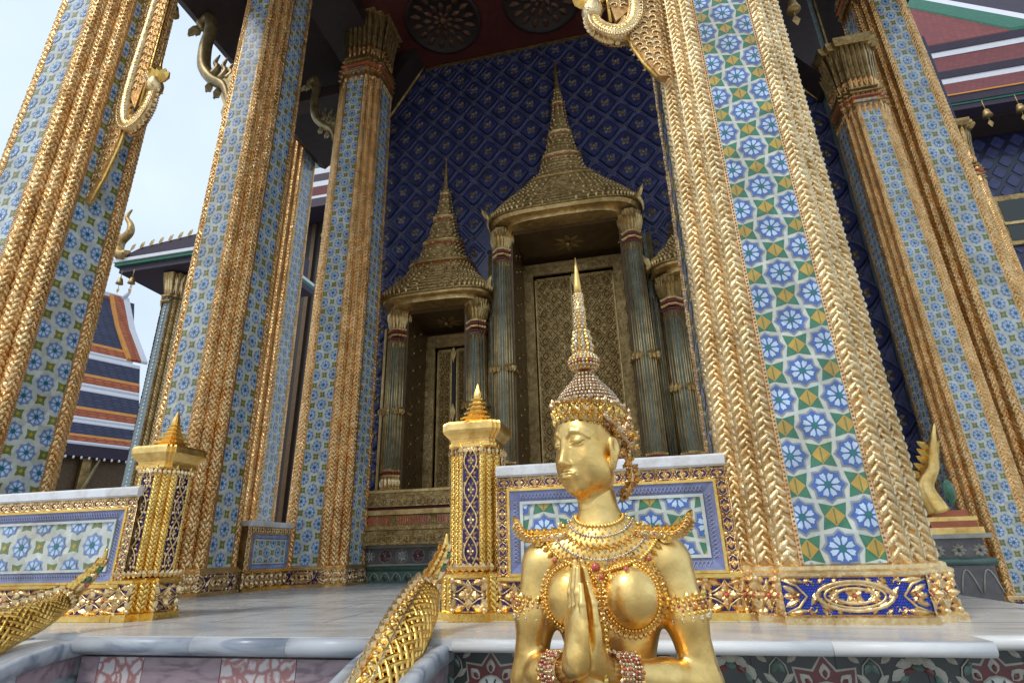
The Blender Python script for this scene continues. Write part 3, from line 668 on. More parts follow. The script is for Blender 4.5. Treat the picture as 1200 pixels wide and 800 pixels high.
def balustrade(O, U, N, L, label, depth=.24, big=True, H=.80, Tt=.1435, cols='mosaic_navy'):
    """low wall: O = lower front left corner, U along, N outwards"""
    O, U, N = V(*O), V(*U), V(*N); Z = V(0, 0, 1)
    t = thing('balustrade', label, 'balustrade', tuple(O+U*L/2), 'low tiled balustrades of the terrace')
    mb = MB(); mb.rbox(O+U*0-N*depth, U*L, N*depth, Z*(H-.06), 'gold_old'); mb.build('wall_core', t)
    mb = MB(); c = [(-.02, H-.065), (-.03, H-.055), (-.03, H-.012), (-.018, H), (depth+.018, H), (depth+.03, H-.012), (depth+.03, H-.055), (depth+.02, H-.065)]
    mb.loft([[O+U*e-N*a+Z*b for a, b in c] for e in (0, L)], 'white_render'); mb.build('coping', t)
    mb = MB(); F = O+N*.012
    mb.rbox(O+N*.0, U*L, N*.04, Z*.035, 'gold_bright'); mb.rbox(O, U*L, N*.012, Z*.21, 'gold_ground')
    frieze(mb, F+Z*.04+N*.001, U, Z, N, L, .145, 'gold_pale', cols, 'jewel_red', pitch=.19, edge=False)
    mb.rbox(O, U*L, N*.034, Z*.0, 'gold_bright'); mb.rbox(O+Z*.192, U*L, N*.032, Z*.018, 'gold_bright')
    mb.build('base_frieze', t)
    mb = MB(); b = .062
    z0, z1 = .212, H-.068
    frieze(mb, O+N*.012+Z*(z1-b), U, Z, N, L, b, 'gold_pale', cols, 'gold_pale', pitch=.088)
    for s_ in (0, 1):
        q = O+N*.010+U*(0 if not s_ else L-b)+Z*z0
        frieze(mb, q+U*b, Z, -U, N, z1-b-z0, b, 'gold_pale', cols, 'gold_pale', pitch=.088)
    mb.build('floral_frame', t)
    mb = MB(); ix0, ix1, iz0, iz1 = b, L-b, z0, z1-b
    def frame(a, th, n0, n1, m):
        for p, u, w_ in ((O+U*(ix0+a)+Z*(iz0+a), U*(ix1-ix0-2*a), Z*th), (O+U*(ix0+a)+Z*(iz1-a-th), U*(ix1-ix0-2*a), Z*th),
                        (O+U*(ix0+a)+Z*(iz0+a+th), U*th, Z*(iz1-iz0-2*a-2*th)), (O+U*(ix1-a-th)+Z*(iz0+a+th), U*th, Z*(iz1-iz0-2*a-2*th))):
            mb.rbox(p+N*n0, u, w_, N*(n1-n0), m)
    frame(0, .014, 0, .022, 'gold_bright')
    # sloping lilac border with a wave line, then a white inner frame
    a, th = .014, .058
    o = [O+U*(ix0+a)+Z*(iz0+a), O+U*(ix1-a)+Z*(iz0+a), O+U*(ix1-a)+Z*(iz1-a), O+U*(ix0+a)+Z*(iz1-a)]
    a2 = a+th
    i_ = [O+U*(ix0+a2)+Z*(iz0+a2), O+U*(ix1-a2)+Z*(iz0+a2), O+U*(ix1-a2)+Z*(iz1-a2), O+U*(ix0+a2)+Z*(iz1-a2)]
    for k in range(4):
        k2 = (k+1) % 4; mb.poly([o[k]+N*.018, o[k2]+N*.018, i_[k2]+N*.004, i_[k]+N*.004], 'glaze_lilac')
        e = nrmz(o[k2]-o[k]); ins = nrmz(np.cross(N, e)); Lk = np.linalg.norm(i_[k2]-i_[k]); nn = max(2, round(Lk/.04))
        for q in range(nn):
            for s_ in (0, 1):
                pa = i_[k]+e*(Lk*q/nn)-ins*(th*.2 if not s_ else th*.8); pb = i_[k]+e*(Lk*(q+.5)/nn)-ins*(th*.8 if not s_ else th*.2)
                pc = i_[k]+e*(Lk*(q+1)/nn)-ins*(th*.2 if not s_ else th*.8)
                for x_, y_ in ((pa, pb), (pb, pc)): mb.rod(x_+N*.013, y_+N*.013, N, .006, .004, 'glaze_lilac_line')
    frame(a2, .016, .003, .016, 'glaze_white')
    mb.build('tile_border', t)
    mb = MB(); a3 = a2+.016; w_ = ix1-ix0-2*a3; h_ = iz1-iz0-2*a3
    tiles(mb, O+U*(ix0+ix1)/2+Z*(iz0+a3)+N*.005, U, Z, N, w_, h_, T=Tt, big=big, off=(.5, -.5)); mb.build('tile_panel', t)
    return t
balustrade((-.81, 3.16, 0), (1, 0, 0), (0, -1, 0), 1.25, 'tiled balustrade with white coping behind the praying statue, beside the nearest column')
balustrade((-4.78, 3.10, 0), (1, 0, 0), (0, -1, 0), 1.58, 'tiled balustrade with white coping at the left edge, behind the left serpent rail', big=False)
balustrade((-4.46, 5.85, 0), (0, 1, 0), (1, 0, 0), .88, 'short tiled balustrade between the two gold columns at left centre', H=.76, Tt=.11, big=False)

# ------------------------------------------------------------------ blue tiled wall
YW = 8.2
OPEN = [(-.80, .90, 1.2, 5.35), (-2.98, .53, 1.2, 4.2), (1.38, .53, 1.2, 4.2)]      # cx, half width, z0, z1
t = thing('blue_tiled_wall', 'deep blue tiled temple wall with diamond relief behind the doorways', 'wall', (-.5, YW, 0))
WX0, WX1 = -4.60, 3.58
mb = MB(); xs = sorted([(o[0]-o[1], o[0]+o[1], o[2], o[3]) for o in OPEN]); cur = WX0
for a, b, z0, z1 in xs:
    mb.box((cur, YW, 0), (a, YW+.35, 10.4), 'wall_lattice'); mb.box((a, YW, 0), (b, YW+.35, z0), 'wall_lattice'); mb.box((a, YW, z1), (b, YW+.35, 10.4), 'wall_lattice'); cur = b
mb.box((cur, YW, 0), (WX1, YW+.35, 10.4), 'wall_lattice'); mb.build('wall_core', t)
mb = MB(); dx, dz = .56, .62; U = V(1, 0, 0); W = V(0, 0, 1); N = V(0, -1, 0)
shape = [(0, .225), (.075, .165), (.105, .125), (.20, 0), (.105, -.125), (.075, -.165), (0, -.225), (-.075, -.165), (-.105, -.125), (-.20, 0), (-.105, .125), (-.075, .165)]
for j in range(int(9.6/dz*2)+1):
    for i in range(-10, 11):
        x = -.5+i*dx+(dx/2 if j % 2 else 0); z = .6+j*dz/2
        if not (WX0+.15 < x < WX1-.15) or z > 10.1: continue
        if any(o[0]-o[1]-.52 < x < o[0]+o[1]+.24 and o[2]-.35 < z < o[3]+.25 for o in OPEN): continue
        c = V(x, YW-.001, z)
        mb.loft([[c+U*a*q+W*b*q+N*h for a, b in shape[::-1]] for q, h in ((1.08, 0), (1.06, .012), (.96, .012))], 'wall_blue_dark', cap=False)
        mb.loft([[c+U*a*q+W*b*q+N*h for a, b in shape[::-1]] for q, h in ((.97, .004), (.90, .03), (.62, .034), (.56, .018))], 'wall_blue', cap=True)
        flower(mb, c+N*.018, U, W, N, .115, 'wall_flower', 4, 'gold_old', pi/4, .75, .2); flower(mb, c+N*.020, U, W, N, .07, 'wall_flower', 4, 'gold_old', 0, .6, .2)
        for px, pz in ((dx/2, 0), ):
            cc = c+U*px
            mb.dome(cc, N, .05, .012, 'wall_blue', 10); flower(mb, cc+N*.011, U, W, N, .045, 'wall_flower', 6, None, 0, .7)
        for sx, sz in ((1, 1), (1, -1)):                 # twin fillets of the lattice
            a0 = c+U*sx*.235*.5+W*sz*.265*.5+U*.02*sx; 
            pa = c+U*(dx/2-.05)*sx*1.0+W*.035*sz; pb = c+U*.05*sx+W*(dz/2-.035)*sz
            mb.rod(pa, pb, N, .020, .010, 'wall_blue')
mb.build('diamond_relief', t)
mb = MB()
for a, b in ((-4.58, -3.9), (-2.06, -2.0), (.42, .46), (2.3, 3.58)):
    mb.box((a, YW-.03, .95), (b, YW-.001, 1.03), 'gold_old')
    mb.box((a, YW-.022, 1.03), (b, YW-.001, 1.06), 'dado_green')
mb.build('border_band', t)
# grey dado along the foot of the wall
t = thing('grey_tile_dado', 'grey floral tile dado with green moulding along the foot of the blue wall', 'dado', (-2, 7.6, 0))
mb = MB(); yd = 7.50; x0, x1 = -4.35, 1.9
mb.box((x0, yd, 0), (x1, YW-.002, .44), 'dado_grey'); mb.box((x0, yd-.03, .44), (x1, YW-.002, .475), 'dado_line')
mb.box((x0, yd-.06, 0), (x1, yd-.001, .15), 'dado_green'); mb.tube([(x0, yd-.05, .18), (x1, yd-.05, .18)], .035, 'dado_green', 8); mb.box((x0, yd-.075, 0), (x1, yd-.061, .02), 'dado_green')
mb.box((x0, yd-.02, .215), (x1, yd-.001, .235), 'dado_line'); n = int((x1-x0)/.16)
for i in range(n):
    cx = x0+.08+i*.16
    pts = [(cx-.075+.15*k/8, yd-.063, .02+.105*sin(pi*k/8)**.7) for k in range(9)]; mb.tube(pts, .007, 'dado_line', 5)
    mb.leaf((cx, yd-.062, .02), (0, 0, 1), N, .09, .07, .01, 'dado_dark')
for i in range(int((x1-x0)/.24)):
    cx = x0+.12+i*.24; c = V(cx, yd-.002, .335)
    flower(mb, c, U, W, N, .082, 'dado_red' if i % 2 else 'glaze_grey', 8, 'dado_line', 0, .5, .1)
    for k in range(8): a = k*pi/4; mb.rod(c+U*.092*cos(a)+W*.092*sin(a), c+U*.092*cos(a+pi/4)+W*.092*sin(a+pi/4), N, .008, .004, 'dado_line')
mb.build('floral_relief', t)

# ------------------------------------------------------------------ spired doorways
def splan(hx, hy, cx, cy, z, n=40, e=4.0):
    return [(cx+hx*math.copysign(abs(cos(2*pi*j/n))**(2/e), cos(2*pi*j/n)), cy+hy*math.copysign(abs(sin(2*pi*j/n))**(2/e), sin(2*pi*j/n)), z) for j in range(n)]
def doorway(label, cx, ho, hi, zb, zc, prof, yf, hyk, ycen, big):
    """ho/hi: outer and inner half width of the column clusters; zc: capital top; prof: roof (z, half width)"""
    t = thing('spired_doorway', label, 'doorway', (cx, yf, 0), 'spired doorways in the blue wall')
    N = V(0, -1, 0); U = V(1, 0, 0); W = V(0, 0, 1)
    # stepped base
    mb = MB(); ye = YW
    steps = [(.476, .30, 'gold_old'), (.60, .30, 'gold_old'), (.605, .22, 'gold_old'), (.66, .22, 'red_paint'), (.665, .24, 'gold_old'), (.72, .24, 'gold_door'), (.725, .15, 'gold_old'),
             (.86, .15, 'red_paint'), (.865, .20, 'gold_door'), (.93, .22, 'gold_old'), (.935, .14, 'red_paint'), (.965, .14, 'gold_old'), (.97, .22, 'gold_old'), (1.08, .24, 'gold_door'), (1.085, .16, 'gold_old'), (zb-.04, .12, 'gold_old'), (zb-.035, .17, 'gold_door'), (zb, .17, 'gold_door')]
    for (z0, e0, m), (z1, e1, _) in zip(steps[:-1], steps[1:]):
        if z1-z0 < .012: continue
        mb.box((cx-ho-e0, yf-e0-.12, z0), (cx+ho+e0, ye-.003, z1-.0), m)
    sb = mb.build('stepped_base', t)
    mb = MB()
    for zz, e0, h in ((.50, .305, .085), (.98, .225, .09)):
        n = int(2*(ho+e0)/(h*1.1))
        for i in range(n):
            c = V(cx-ho-e0+(i+.5)*2*(ho+e0)/n, yf-e0-.122, zz+h/2); flower(mb, c, U, W, N, h*.5, 'gold_old', 4, 'jewel_blue' if i % 3 == 0 else 'gold_door', pi/4, .7)
    n = int(2*(ho+.15)/.035)
    for i in range(n):
        mb.box((cx-ho-.15+(i+.1)*.035, yf-.15-.13, .735), (cx-ho-.15+(i+.5)*.035, yf-.15-.121, .85), 'jewel_red' if i % 16 > 2 else 'gold_old')
    mb.build('base_ornament', sb)
    # clustered columns
    for s_ in (-1, 1):
        cw = (ho-hi)/2; ccx = cx+s_*(hi+cw); cy = yf+cw
        mb = MB(); z0, z1 = zb+.34, zc-.55
        mb.loft([redent(cw*.86, z0, ccx, cy, .5, 2), redent(cw*.82, z1, ccx, cy, .5, 2)], 'col_green')
        for mid, U2, N2, L, p in ringfaces(cw*.85, .5, 2):
            mb.tube([p+V(ccx, cy, z0), p*.96+V(ccx, cy, z1)], .010, 'gold_door', 6)
            if L > .1:
                for f in (.2, .5, .8): mb.tube([p+U2*L*f+V(ccx, cy, z0), (p+U2*L*f)*.96+V(ccx, cy, z1)], .009, 'gold_door', 6)
                for zz in (.42,):
                    zc_ = z0+(z1-z0)*zz
                    for q in range(3):
                        for sg in (-1, 1): mb.leaf(p+U2*L*.5+V(ccx, cy, zc_)+U2*sg*(.02+.055*q)+N2*.02, U2*sg+W*.25, N2, .09, .13, .04, 'gold_door')
        ck = mb.build('column', t)
        mb = MB()
        for a_, b_, m in ((0, .95, 'gold_door'), (.06, .95, 'gold_door'), (.065, .80, 'red_paint'), (.12, .80, 'gold_door'), (.125, .9, 'gold_door'), (.17, .9, 'gold_door'), (.2, .75, 'gold_old'), (.28, .82, 'red_paint'), (.33, .9, 'gold_door'), (.36, .88, 'gold_door')):
            pass
        mb.loft([redent(cw*q, zb+z_, ccx, cy, .4, 3) for z_, q in ((0, 1.02), (.05, 1.02), (.07, .92), (.20, .80), (.23, .92), (.26, .92))], 'gold_door')
        mb.loft([redent(cw*q, zb+z_, ccx, cy, .4, 3) for z_, q in ((.262, .86), (.27, .93), (.29, .93), (.30, .86))], 'red_paint')
        mb.loft([redent(cw*q, zb+z_, ccx, cy, .4, 3) for z_, q in ((.302, .9), (.32, .95), (.345, .88))], 'gold_door')
        for mid, U2, N2, L, p in ringfaces(cw*.9, .4, 3):
            k = max(1, round(L/.07))
            for i in range(k): mb.leaf(p+U2*L*(i+.5)/k+V(ccx, cy, zb+.07), W, N2, .15, .06, .02, 'gold_pale' if not big else 'gold_door')
        mb.build('column_foot', ck)
        mb = MB()
        for a_, m in ((.0, 'red_paint'), (.07, 'gold_door'), (.12, 'red_paint'), (.17, 'gold_door')):
            mb.loft([redent(cw*q, z1-.02+a_+z_, ccx, cy, .4, 3) for z_, q in ((0, .84), (.012, .96), (.035, .96), (.047, .84))], m)
        mb.loft([redent(cw*q, z1+.19+z_, ccx, cy, .4, 3) for z_, q in ((0, .80), (.20, .84), (.31, 1.12), (.36, 1.14))], 'gold_old')
        for mid, U2, N2, L, p in ringfaces(cw*.82, .4, 3):
            k = max(1, round(L/.06))
            for i in range(k):
                mb.leaf(p+U2*L*(i+.5)/k+V(ccx, cy, z1-.03), -W, N2, .12, .05, .02, 'gold_old')
                mb.leaf(p+U2*L*(i+.5)/k+V(ccx, cy, z1+.18), W+N2*.15, N2, .34, .06, .03, 'gold_door', curl=.5)
        mb.build('column_capital', ck)
        # secondary narrow pilaster against the wall
        mb = MB(); px = cx+s_*(ho+.05)
        mb.loft([redent(.09, zb, px, YW-.16, .4, 2), redent(.085, z1+.3, px, YW-.16, .4, 2)], 'col_green')
        for mid, U2, N2, L, p in ringfaces(.09, .4, 2): mb.tube([p+V(px, YW-.16, zb), p+V(px, YW-.16, z1+.3)], .012, 'gold_door', 5)
        mb.build('pilaster', t)
    # reveal: jambs, soffit and frame
    yd = 8.78; fx = hi-.02
    mb = MB()
    for s_ in (-1, 1):
        x = cx+s_*fx
        mb.box((min(x, x+s_*.10), yf+.12, zb), (max(x, x+s_*.10), yd, zc-.05), 'brown_lacquer')
        for i in range(int((zc-zb)/.3)):
            for q in range(3):
                cc = V(x-s_*.002, yf+.35+q*.28, zb+.15+i*.3+(.15 if q % 2 else 0)); flower(mb, cc, V(0, 1, 0), W, V(-s_, 0, 0), .11, 'gold_old', 4, None, pi/4, .3, .06)
    mb.box((cx-fx-.04, yf+.12, zc-.10), (cx+fx+.04, yd, zc-.04), 'brown_lacquer'); mb.box((cx-fx-.04, yd-.001, zb-.1), (cx+fx+.04, yd+.06, zc), 'brown_lacquer')
    flower(mb, (cx, yf+.6, zc-.101), U, V(0, 1, 0), V(0, 0, -1), .28, 'gold_old', 8, None, 0, .35, .05)
    mb.build('reveal', t)
    mb = MB(); zt = zc-.42 if big else zc-.42
    dw = fx-.16
    for k, (e, dpt, m) in enumerate(((.16, .04, 'gold_old'), (.11, .09, 'brown_lacquer'), (.07, .13, 'gold_door'), (.03, .16, 'brown_lacquer'))):
        for s_ in (-1, 1):
            x0, x1 = cx+s_*(dw), cx+s_*(dw+e)
            mb.box((min(x0, x1), yd-.16+dpt-.04, zb), (max(x0, x1), yd-.01+k*.001, zt+e), m)
        mb.box((cx-dw-e+.001, yd-.16+dpt-.04+.001, zt+.0), (cx+dw+e-.001, yd-.011+k*.001, zt+e-.001), m)
    mb.box((cx-fx, yd-.12, zt+.17), (cx+fx, yd-.02, zt+.24), 'gold_door'); mb.build('door_frame', t)
    for s_ in (-1, 1):
        mb = MB(); x0, x1 = (cx-dw, cx-.03) if s_ < 0 else (cx+.03, cx+dw)
        mb.box((x0, yd-.03, zb), (x1, yd-.006, zt), 'gold_old')
        m_ = .05
        for a, b in (((x0+.012, zb+.02), (x0+.03, zt-.02)), ((x1-.03, zb+.02), (x1-.012, zt-.02)), ((x0+.012, zt-.04), (x1-.012, zt-.02))):
            mb.box((a[0], yd-.045, a[1]), (b[0], yd-.03, b[1]), 'gold_door')
        pw = (x1-x0-2*m_); nxx = 3 if big else 2; px = pw/nxx; pz = px*1.35; nz = int((zt-zb-.1)/pz)
        for i in range(nxx):
            for j in range(nz):
                c = V(x0+m_+px*(i+.5), yd-.031, zt-.06-pz*(j+.5))
                for sx in (-1, 1):
                    for sz in (-1, 1):
                        mb.rod(c+U*sx*px*.5, c+W*sz*pz*.5, N, .022, .008, 'gold_door'); 
                        mb.rod(c+U*sx*px*.30, c+W*sz*pz*.30, N, .012, .006, 'brown_lacquer'); mb.rod(c+U*sx*px*.22, c+W*sz*pz*.22, N, .016, .008, 'gold_door')
                        mb.leaf(c+U*sx*px*.5+W*sz*pz*.5, -U*sx*.6-W*sz*.8, N, .06, .03, .01, 'gold_old')
                flower(mb, c, U, W, N, px*.12, 'gold_door', 4, None, 0, .6)
        mb.build('door_leaf', t)
    mb = MB(); mb.box((cx-.028, yd-.07, zb), (cx+.028, yd-.006, zt), 'black')
    for z in (zt-.12, (zb+zt)/2+.1, zb+.5):
        mb.prism([(cx-.05, yd-.09, z), (cx, yd-.09, z-.16), (cx+.05, yd-.09, z), (cx, yd-.09, z+.16)], (0, .02, 0), 'gold_door')
    mb.build('door_bar', t)
    # tiered roof
    mb = MB(); z0 = prof[0][0]; w0 = prof[0][1]
    def sh(z):
        for (za, wa), (zb_, wb) in zip(prof[:-1], prof[1:]):
            if za <= z <= zb_: return wa+(wb-wa)*(z-za)/(zb_-za)
        return prof[-1][1]
    hy0 = ycen-(yf-.28)
    def hyf(w_): return max(w_*hyk, w_*hy0/w0*1.0) if w_ > .5*w0 else w_*(hy0/w0)*(w_/(.5*w0))+w_*(1-w_/(.5*w0))
    def ex(w_): return 2+2.2*min(1, w_/w0)
    mb.loft([splan(w0*.80, hy0*.86, cx, ycen, zc-.04), splan(w0*.80, hy0*.86, cx, ycen, zc+.03), splan(w0*.97, hy0*.97, cx, ycen, zc+.045), splan(w0*1.0, hy0, cx, ycen, zc+.10), splan(w0, hy0, cx, ycen, z0)], 'gold_door', True, False)
    zs = np.arange(z0, prof[-1][0]-.02, .07); rings = []
    for z in zs:
        w_ = max(.006, sh(z)); w2 = max(.004, sh(z+.07))
        rings.append(splan(w_*1.03, hyf(w_)*1.03, cx, ycen, z, e=ex(w_))); rings.append(splan(w_*1.03, hyf(w_)*1.03, cx, ycen, z+.03, e=ex(w_))); rings.append(splan(w2*.99, hyf(w2)*.99, cx, ycen, z+.042, e=ex(w2)))
    mb.loft(rings, 'gold_old', True, False)
    for (za, wa), (zb_, wb) in zip(prof[:-1], prof[1:]):
        if wb > wa:       # projecting lip between two stages
            q = [(wb*.98, 0), (wb*1.06, .02), (wb*1.10, .04), (wb*1.06, .06), (wb*.92, .07)]
            mb.loft([splan(a*1.0, hyf(a), cx, ycen, za+b, 40, ex(a)) for a, b in q], 'gold_door', True, False)
            mb.loft([splan(a*1.0, hyf(a), cx, ycen, za+b-.05, 40, ex(a)) for a, b in ((wb*1.0, 0), (wb*1.06, .02), (wb*1.02, .04))], 'bead_red', True, False)
    tr = mb.build('tiered_roof', t)
    mb = MB()
    for iz, z in enumerate(zs):
        w_ = sh(z)
        if w_ < .05: continue
        n = max(8, int(2*pi*w_*.8/.075)); P = [V(*p) for p in splan(w_*1.035, hyf(w_)*1.035, cx, ycen, z+.0, n, ex(w_))]
        for i, p in enumerate(P):
            if p[1] > YW: continue
            o = nrmz(p-V(cx, ycen, p[2])); o[2] = 0; tall = 1.9 if iz == 0 else 1.0
            mb.leaf(p, W+o*.12, o, .060*tall, .052, .02, 'gold_door' if iz % 2 == 0 else 'gold_old', curl=.25)
    for s_ in (-1, 1):      # antefixes on the eave corners
        for k in range(3): mb.leaf((cx+s_*(w0*.97), yf-.2+k*.02, z0-.02), W+U*s_*.5, N, .22-.04*k, .08, .03, 'gold_door', curl=.4)
    mb.build('antefixes', tr)
    return t
doorway('tall central doorway with the largest tiered spire', -.80, 1.20, .88, 1.2, 5.32, [(5.42, 1.23), (5.62, 1.12), (5.80, .98), (6.10, .72), (6.24, .60), (6.30, .61), (6.36, .50), (6.42, .42), (6.80, .32), (6.86, .34), (6.94, .27), (7.36, .195), (7.42, .21), (7.50, .155), (8.10, .095), (8.16, .115), (8.24, .06), (9.25, .010)], 7.6, .6, 8.12, True)
doorway('smaller spired doorway left of the central doorway', -2.98, .84, .50, 1.2, 4.16, [(4.24, .95), (4.40, .86), (4.67, .64), (4.93, .50), (4.98, .53), (5.04, .42), (5.40, .315), (5.45, .345), (5.52, .26), (5.95, .175), (6.0, .195), (6.07, .14), (6.5, .075), (6.55, .09), (6.6, .045), (7.4, .008)], 7.7, .6, 8.12, False)
doorway('smaller spired doorway right of the central doorway, half hidden by the nearest column', 1.38, .84, .50, 1.2, 4.16, [(4.24, .95), (4.40, .86), (4.67, .64), (4.93, .50), (4.98, .53), (5.04, .42), (5.40, .315), (5.45, .345), (5.52, .26), (5.95, .175), (6.0, .195), (6.07, .14), (6.5, .075), (6.55, .09), (6.6, .045), (7.4, .008)], 7.7, .6, 8.12, False)

# ------------------------------------------------------------------ porch ceiling, beams, eave
t = thing('porch_roof', 'dark red coffered porch ceiling with gilt medallions and its eaves, front fascia added for shade', 'roof', (-1, 5, 10))
mb = MB(); mb.box((-6.2, 1.4, 9.82), (3.6, 9.0, 10.6), 'red_ceiling'); mb.box((-6.2, 1.35, 9.4), (3.6, 1.75, 10.6), 'timber_dark')  # slab drawn forward and unseen fascia added to cut sky light on the wall
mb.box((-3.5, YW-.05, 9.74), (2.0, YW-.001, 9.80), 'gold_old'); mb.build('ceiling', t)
mb = MB()
for s_ in (-1, 1):     # canted side panels against the wall
    cxm = -.8
    a, b = ((cxm-2.70, 9.82), (cxm-3.75, 8.10)) if s_ < 0 else ((cxm+2.70, 9.82), (cxm+4.3, 7.20))
    e_ = .05
    mb.prism([(a[0], 7.66, a[1]), (b[0], 7.66, b[1]), (b[0]+s_*e_, 7.66, b[1]), (b[0]+s_*e_, 7.66, 9.82)], (0, YW-.004-7.66, 0), 'timber_dark')
    mb.rod(V(a[0], YW-.08, a[1]), V(b[0], YW-.08, b[1]), V(-s_*.7, 0, -.7), .05, .03, 'gold_old')
mb.box((-5.5, 2.6, 9.5), (-4.1, 8.2, 9.81), 'timber_dark');
mb.box((-6.1, 5.0, 8.9), (-4.0, 5.35, 9.2), 'timber_dark'); mb.box((-5.9, 7.0, 8.3), (-4.1, 7.3, 8.55), 'timber_dark')
mb.build('beams', t)
def medallion(cx, cy, z):
    mb = MB(); N = V(0, 0, -1); U = V(1, 0, 0); W = V(0, 1, 0)
    mb.lathe((cx, cy, z), [(.72, 0), (.72, -.04), (.66, -.05), (.64, -.01)], 'timber_dark', 32)
    for n, r0, L, Wd in ((16, .40, .22, .13), (12, .20, .20, .12), (8, .06, .15, .10)):
        for k in range(n):
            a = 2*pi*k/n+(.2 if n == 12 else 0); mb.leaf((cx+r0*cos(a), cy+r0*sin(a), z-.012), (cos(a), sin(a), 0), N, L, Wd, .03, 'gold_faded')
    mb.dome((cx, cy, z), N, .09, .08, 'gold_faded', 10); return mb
for cx in (-4.7, -2.78, -.88, 1.02):
    for cy in (7.22, 5.5): medallion(cx, cy, 9.815).build('medallion', t)
mb = MB()     # left eave running back from above the second column
E0, E1 = 4.55, 9.0
mb.prism([(-4.9, E0, 9.55), (-6.15, E0, 8.42), (-6.3, E0, 8.50), (-6.3, E0, 8.72), (-4.9, E0, 9.9)], (0, E1-E0, 0), 'timber_dark')
mb.prism([(-4.7, E0-.06, 9.4), (-6.32, E0-.06, 8.40), (-6.36, E0-.06, 8.78), (-4.7, E0-.06, 10.0)], (0, .055, 0), 'roof_purple')
mb.build('eave', t)
def bell(x, y, z, s_, label):
    t = thing('wind_bell', label, 'bell', (x, y, z), 'small bells hanging from the eaves')
    mb = MB(); mb.tube([(x, y, z+.35*s_), (x, y, z+.1*s_)], .008*s_+.003, 'gold_old', 5); mb.lathe((x, y, z), [(.02*s_, .12*s_), (.05*s_, .09*s_), (.07*s_, 0), (.085*s_, -.05*s_)], 'gold_old', 10); bb = mb.build('bell_body', t)
    mb = MB(); mb.tube([(x, y, z-.02*s_), (x, y, z-.14*s_)], .006*s_, 'gold_old', 5)
    mb.loft([[(x+a*s_*q, y+b*s_*q, z-.14*s_-c*s_) for a, b in ((.0, -.01), (.05, 0), (0, .01), (-.05, 0))] for q, c in ((.2, 0), (1, .07), (.1, .16))], 'gold_old'); mb.build('clapper', bb)
bell(-5.98, 4.62, 7.86, 1.1, 'small dark bell hanging at the top left beside the naga bracket')
bell(1.99, 4.6, 5.42, .8, 'small pale bell just right of the nearest column at the top edge')

# ------------------------------------------------------------------ naga eave brackets
def spline(P, n=10):
    P = [np.array(p, float) for p in P]; P = [2*P[0]-P[1]]+P+[2*P[-1]-P[-2]]; o = []
    for i in range(1, len(P)-2):
        for k in range(n):
            u = k/n; a, b, c, d = P[i-1:i+3]; o.append(.5*((2*b)+(-a+c)*u+(2*a-5*b+4*c-d)*u*u+(-a+3*b-3*c+d)*u**3))
    o.append(P[-2]); return o
def scroll(mb, c, D, Z, N, r, m, hand=1, th=.16):
    """carved volute with three leaves"""
    pts = [c+(D*cos(a)*hand+Z*sin(a))*r*(1-.11*k)+N*r*.12 for k, a in ((k, k*.75) for k in range(9))]
    mb.tube(pts, [r*th*(1-.07*k) for k in range(9)], m, 5)
    for k in range(4):
        a = -.4+k*.8; d = D*cos(a)*hand+Z*sin(a); mb.leaf(c+d*r*.9, d+Z*.5, N, r*.75, r*.42, r*.25, m)
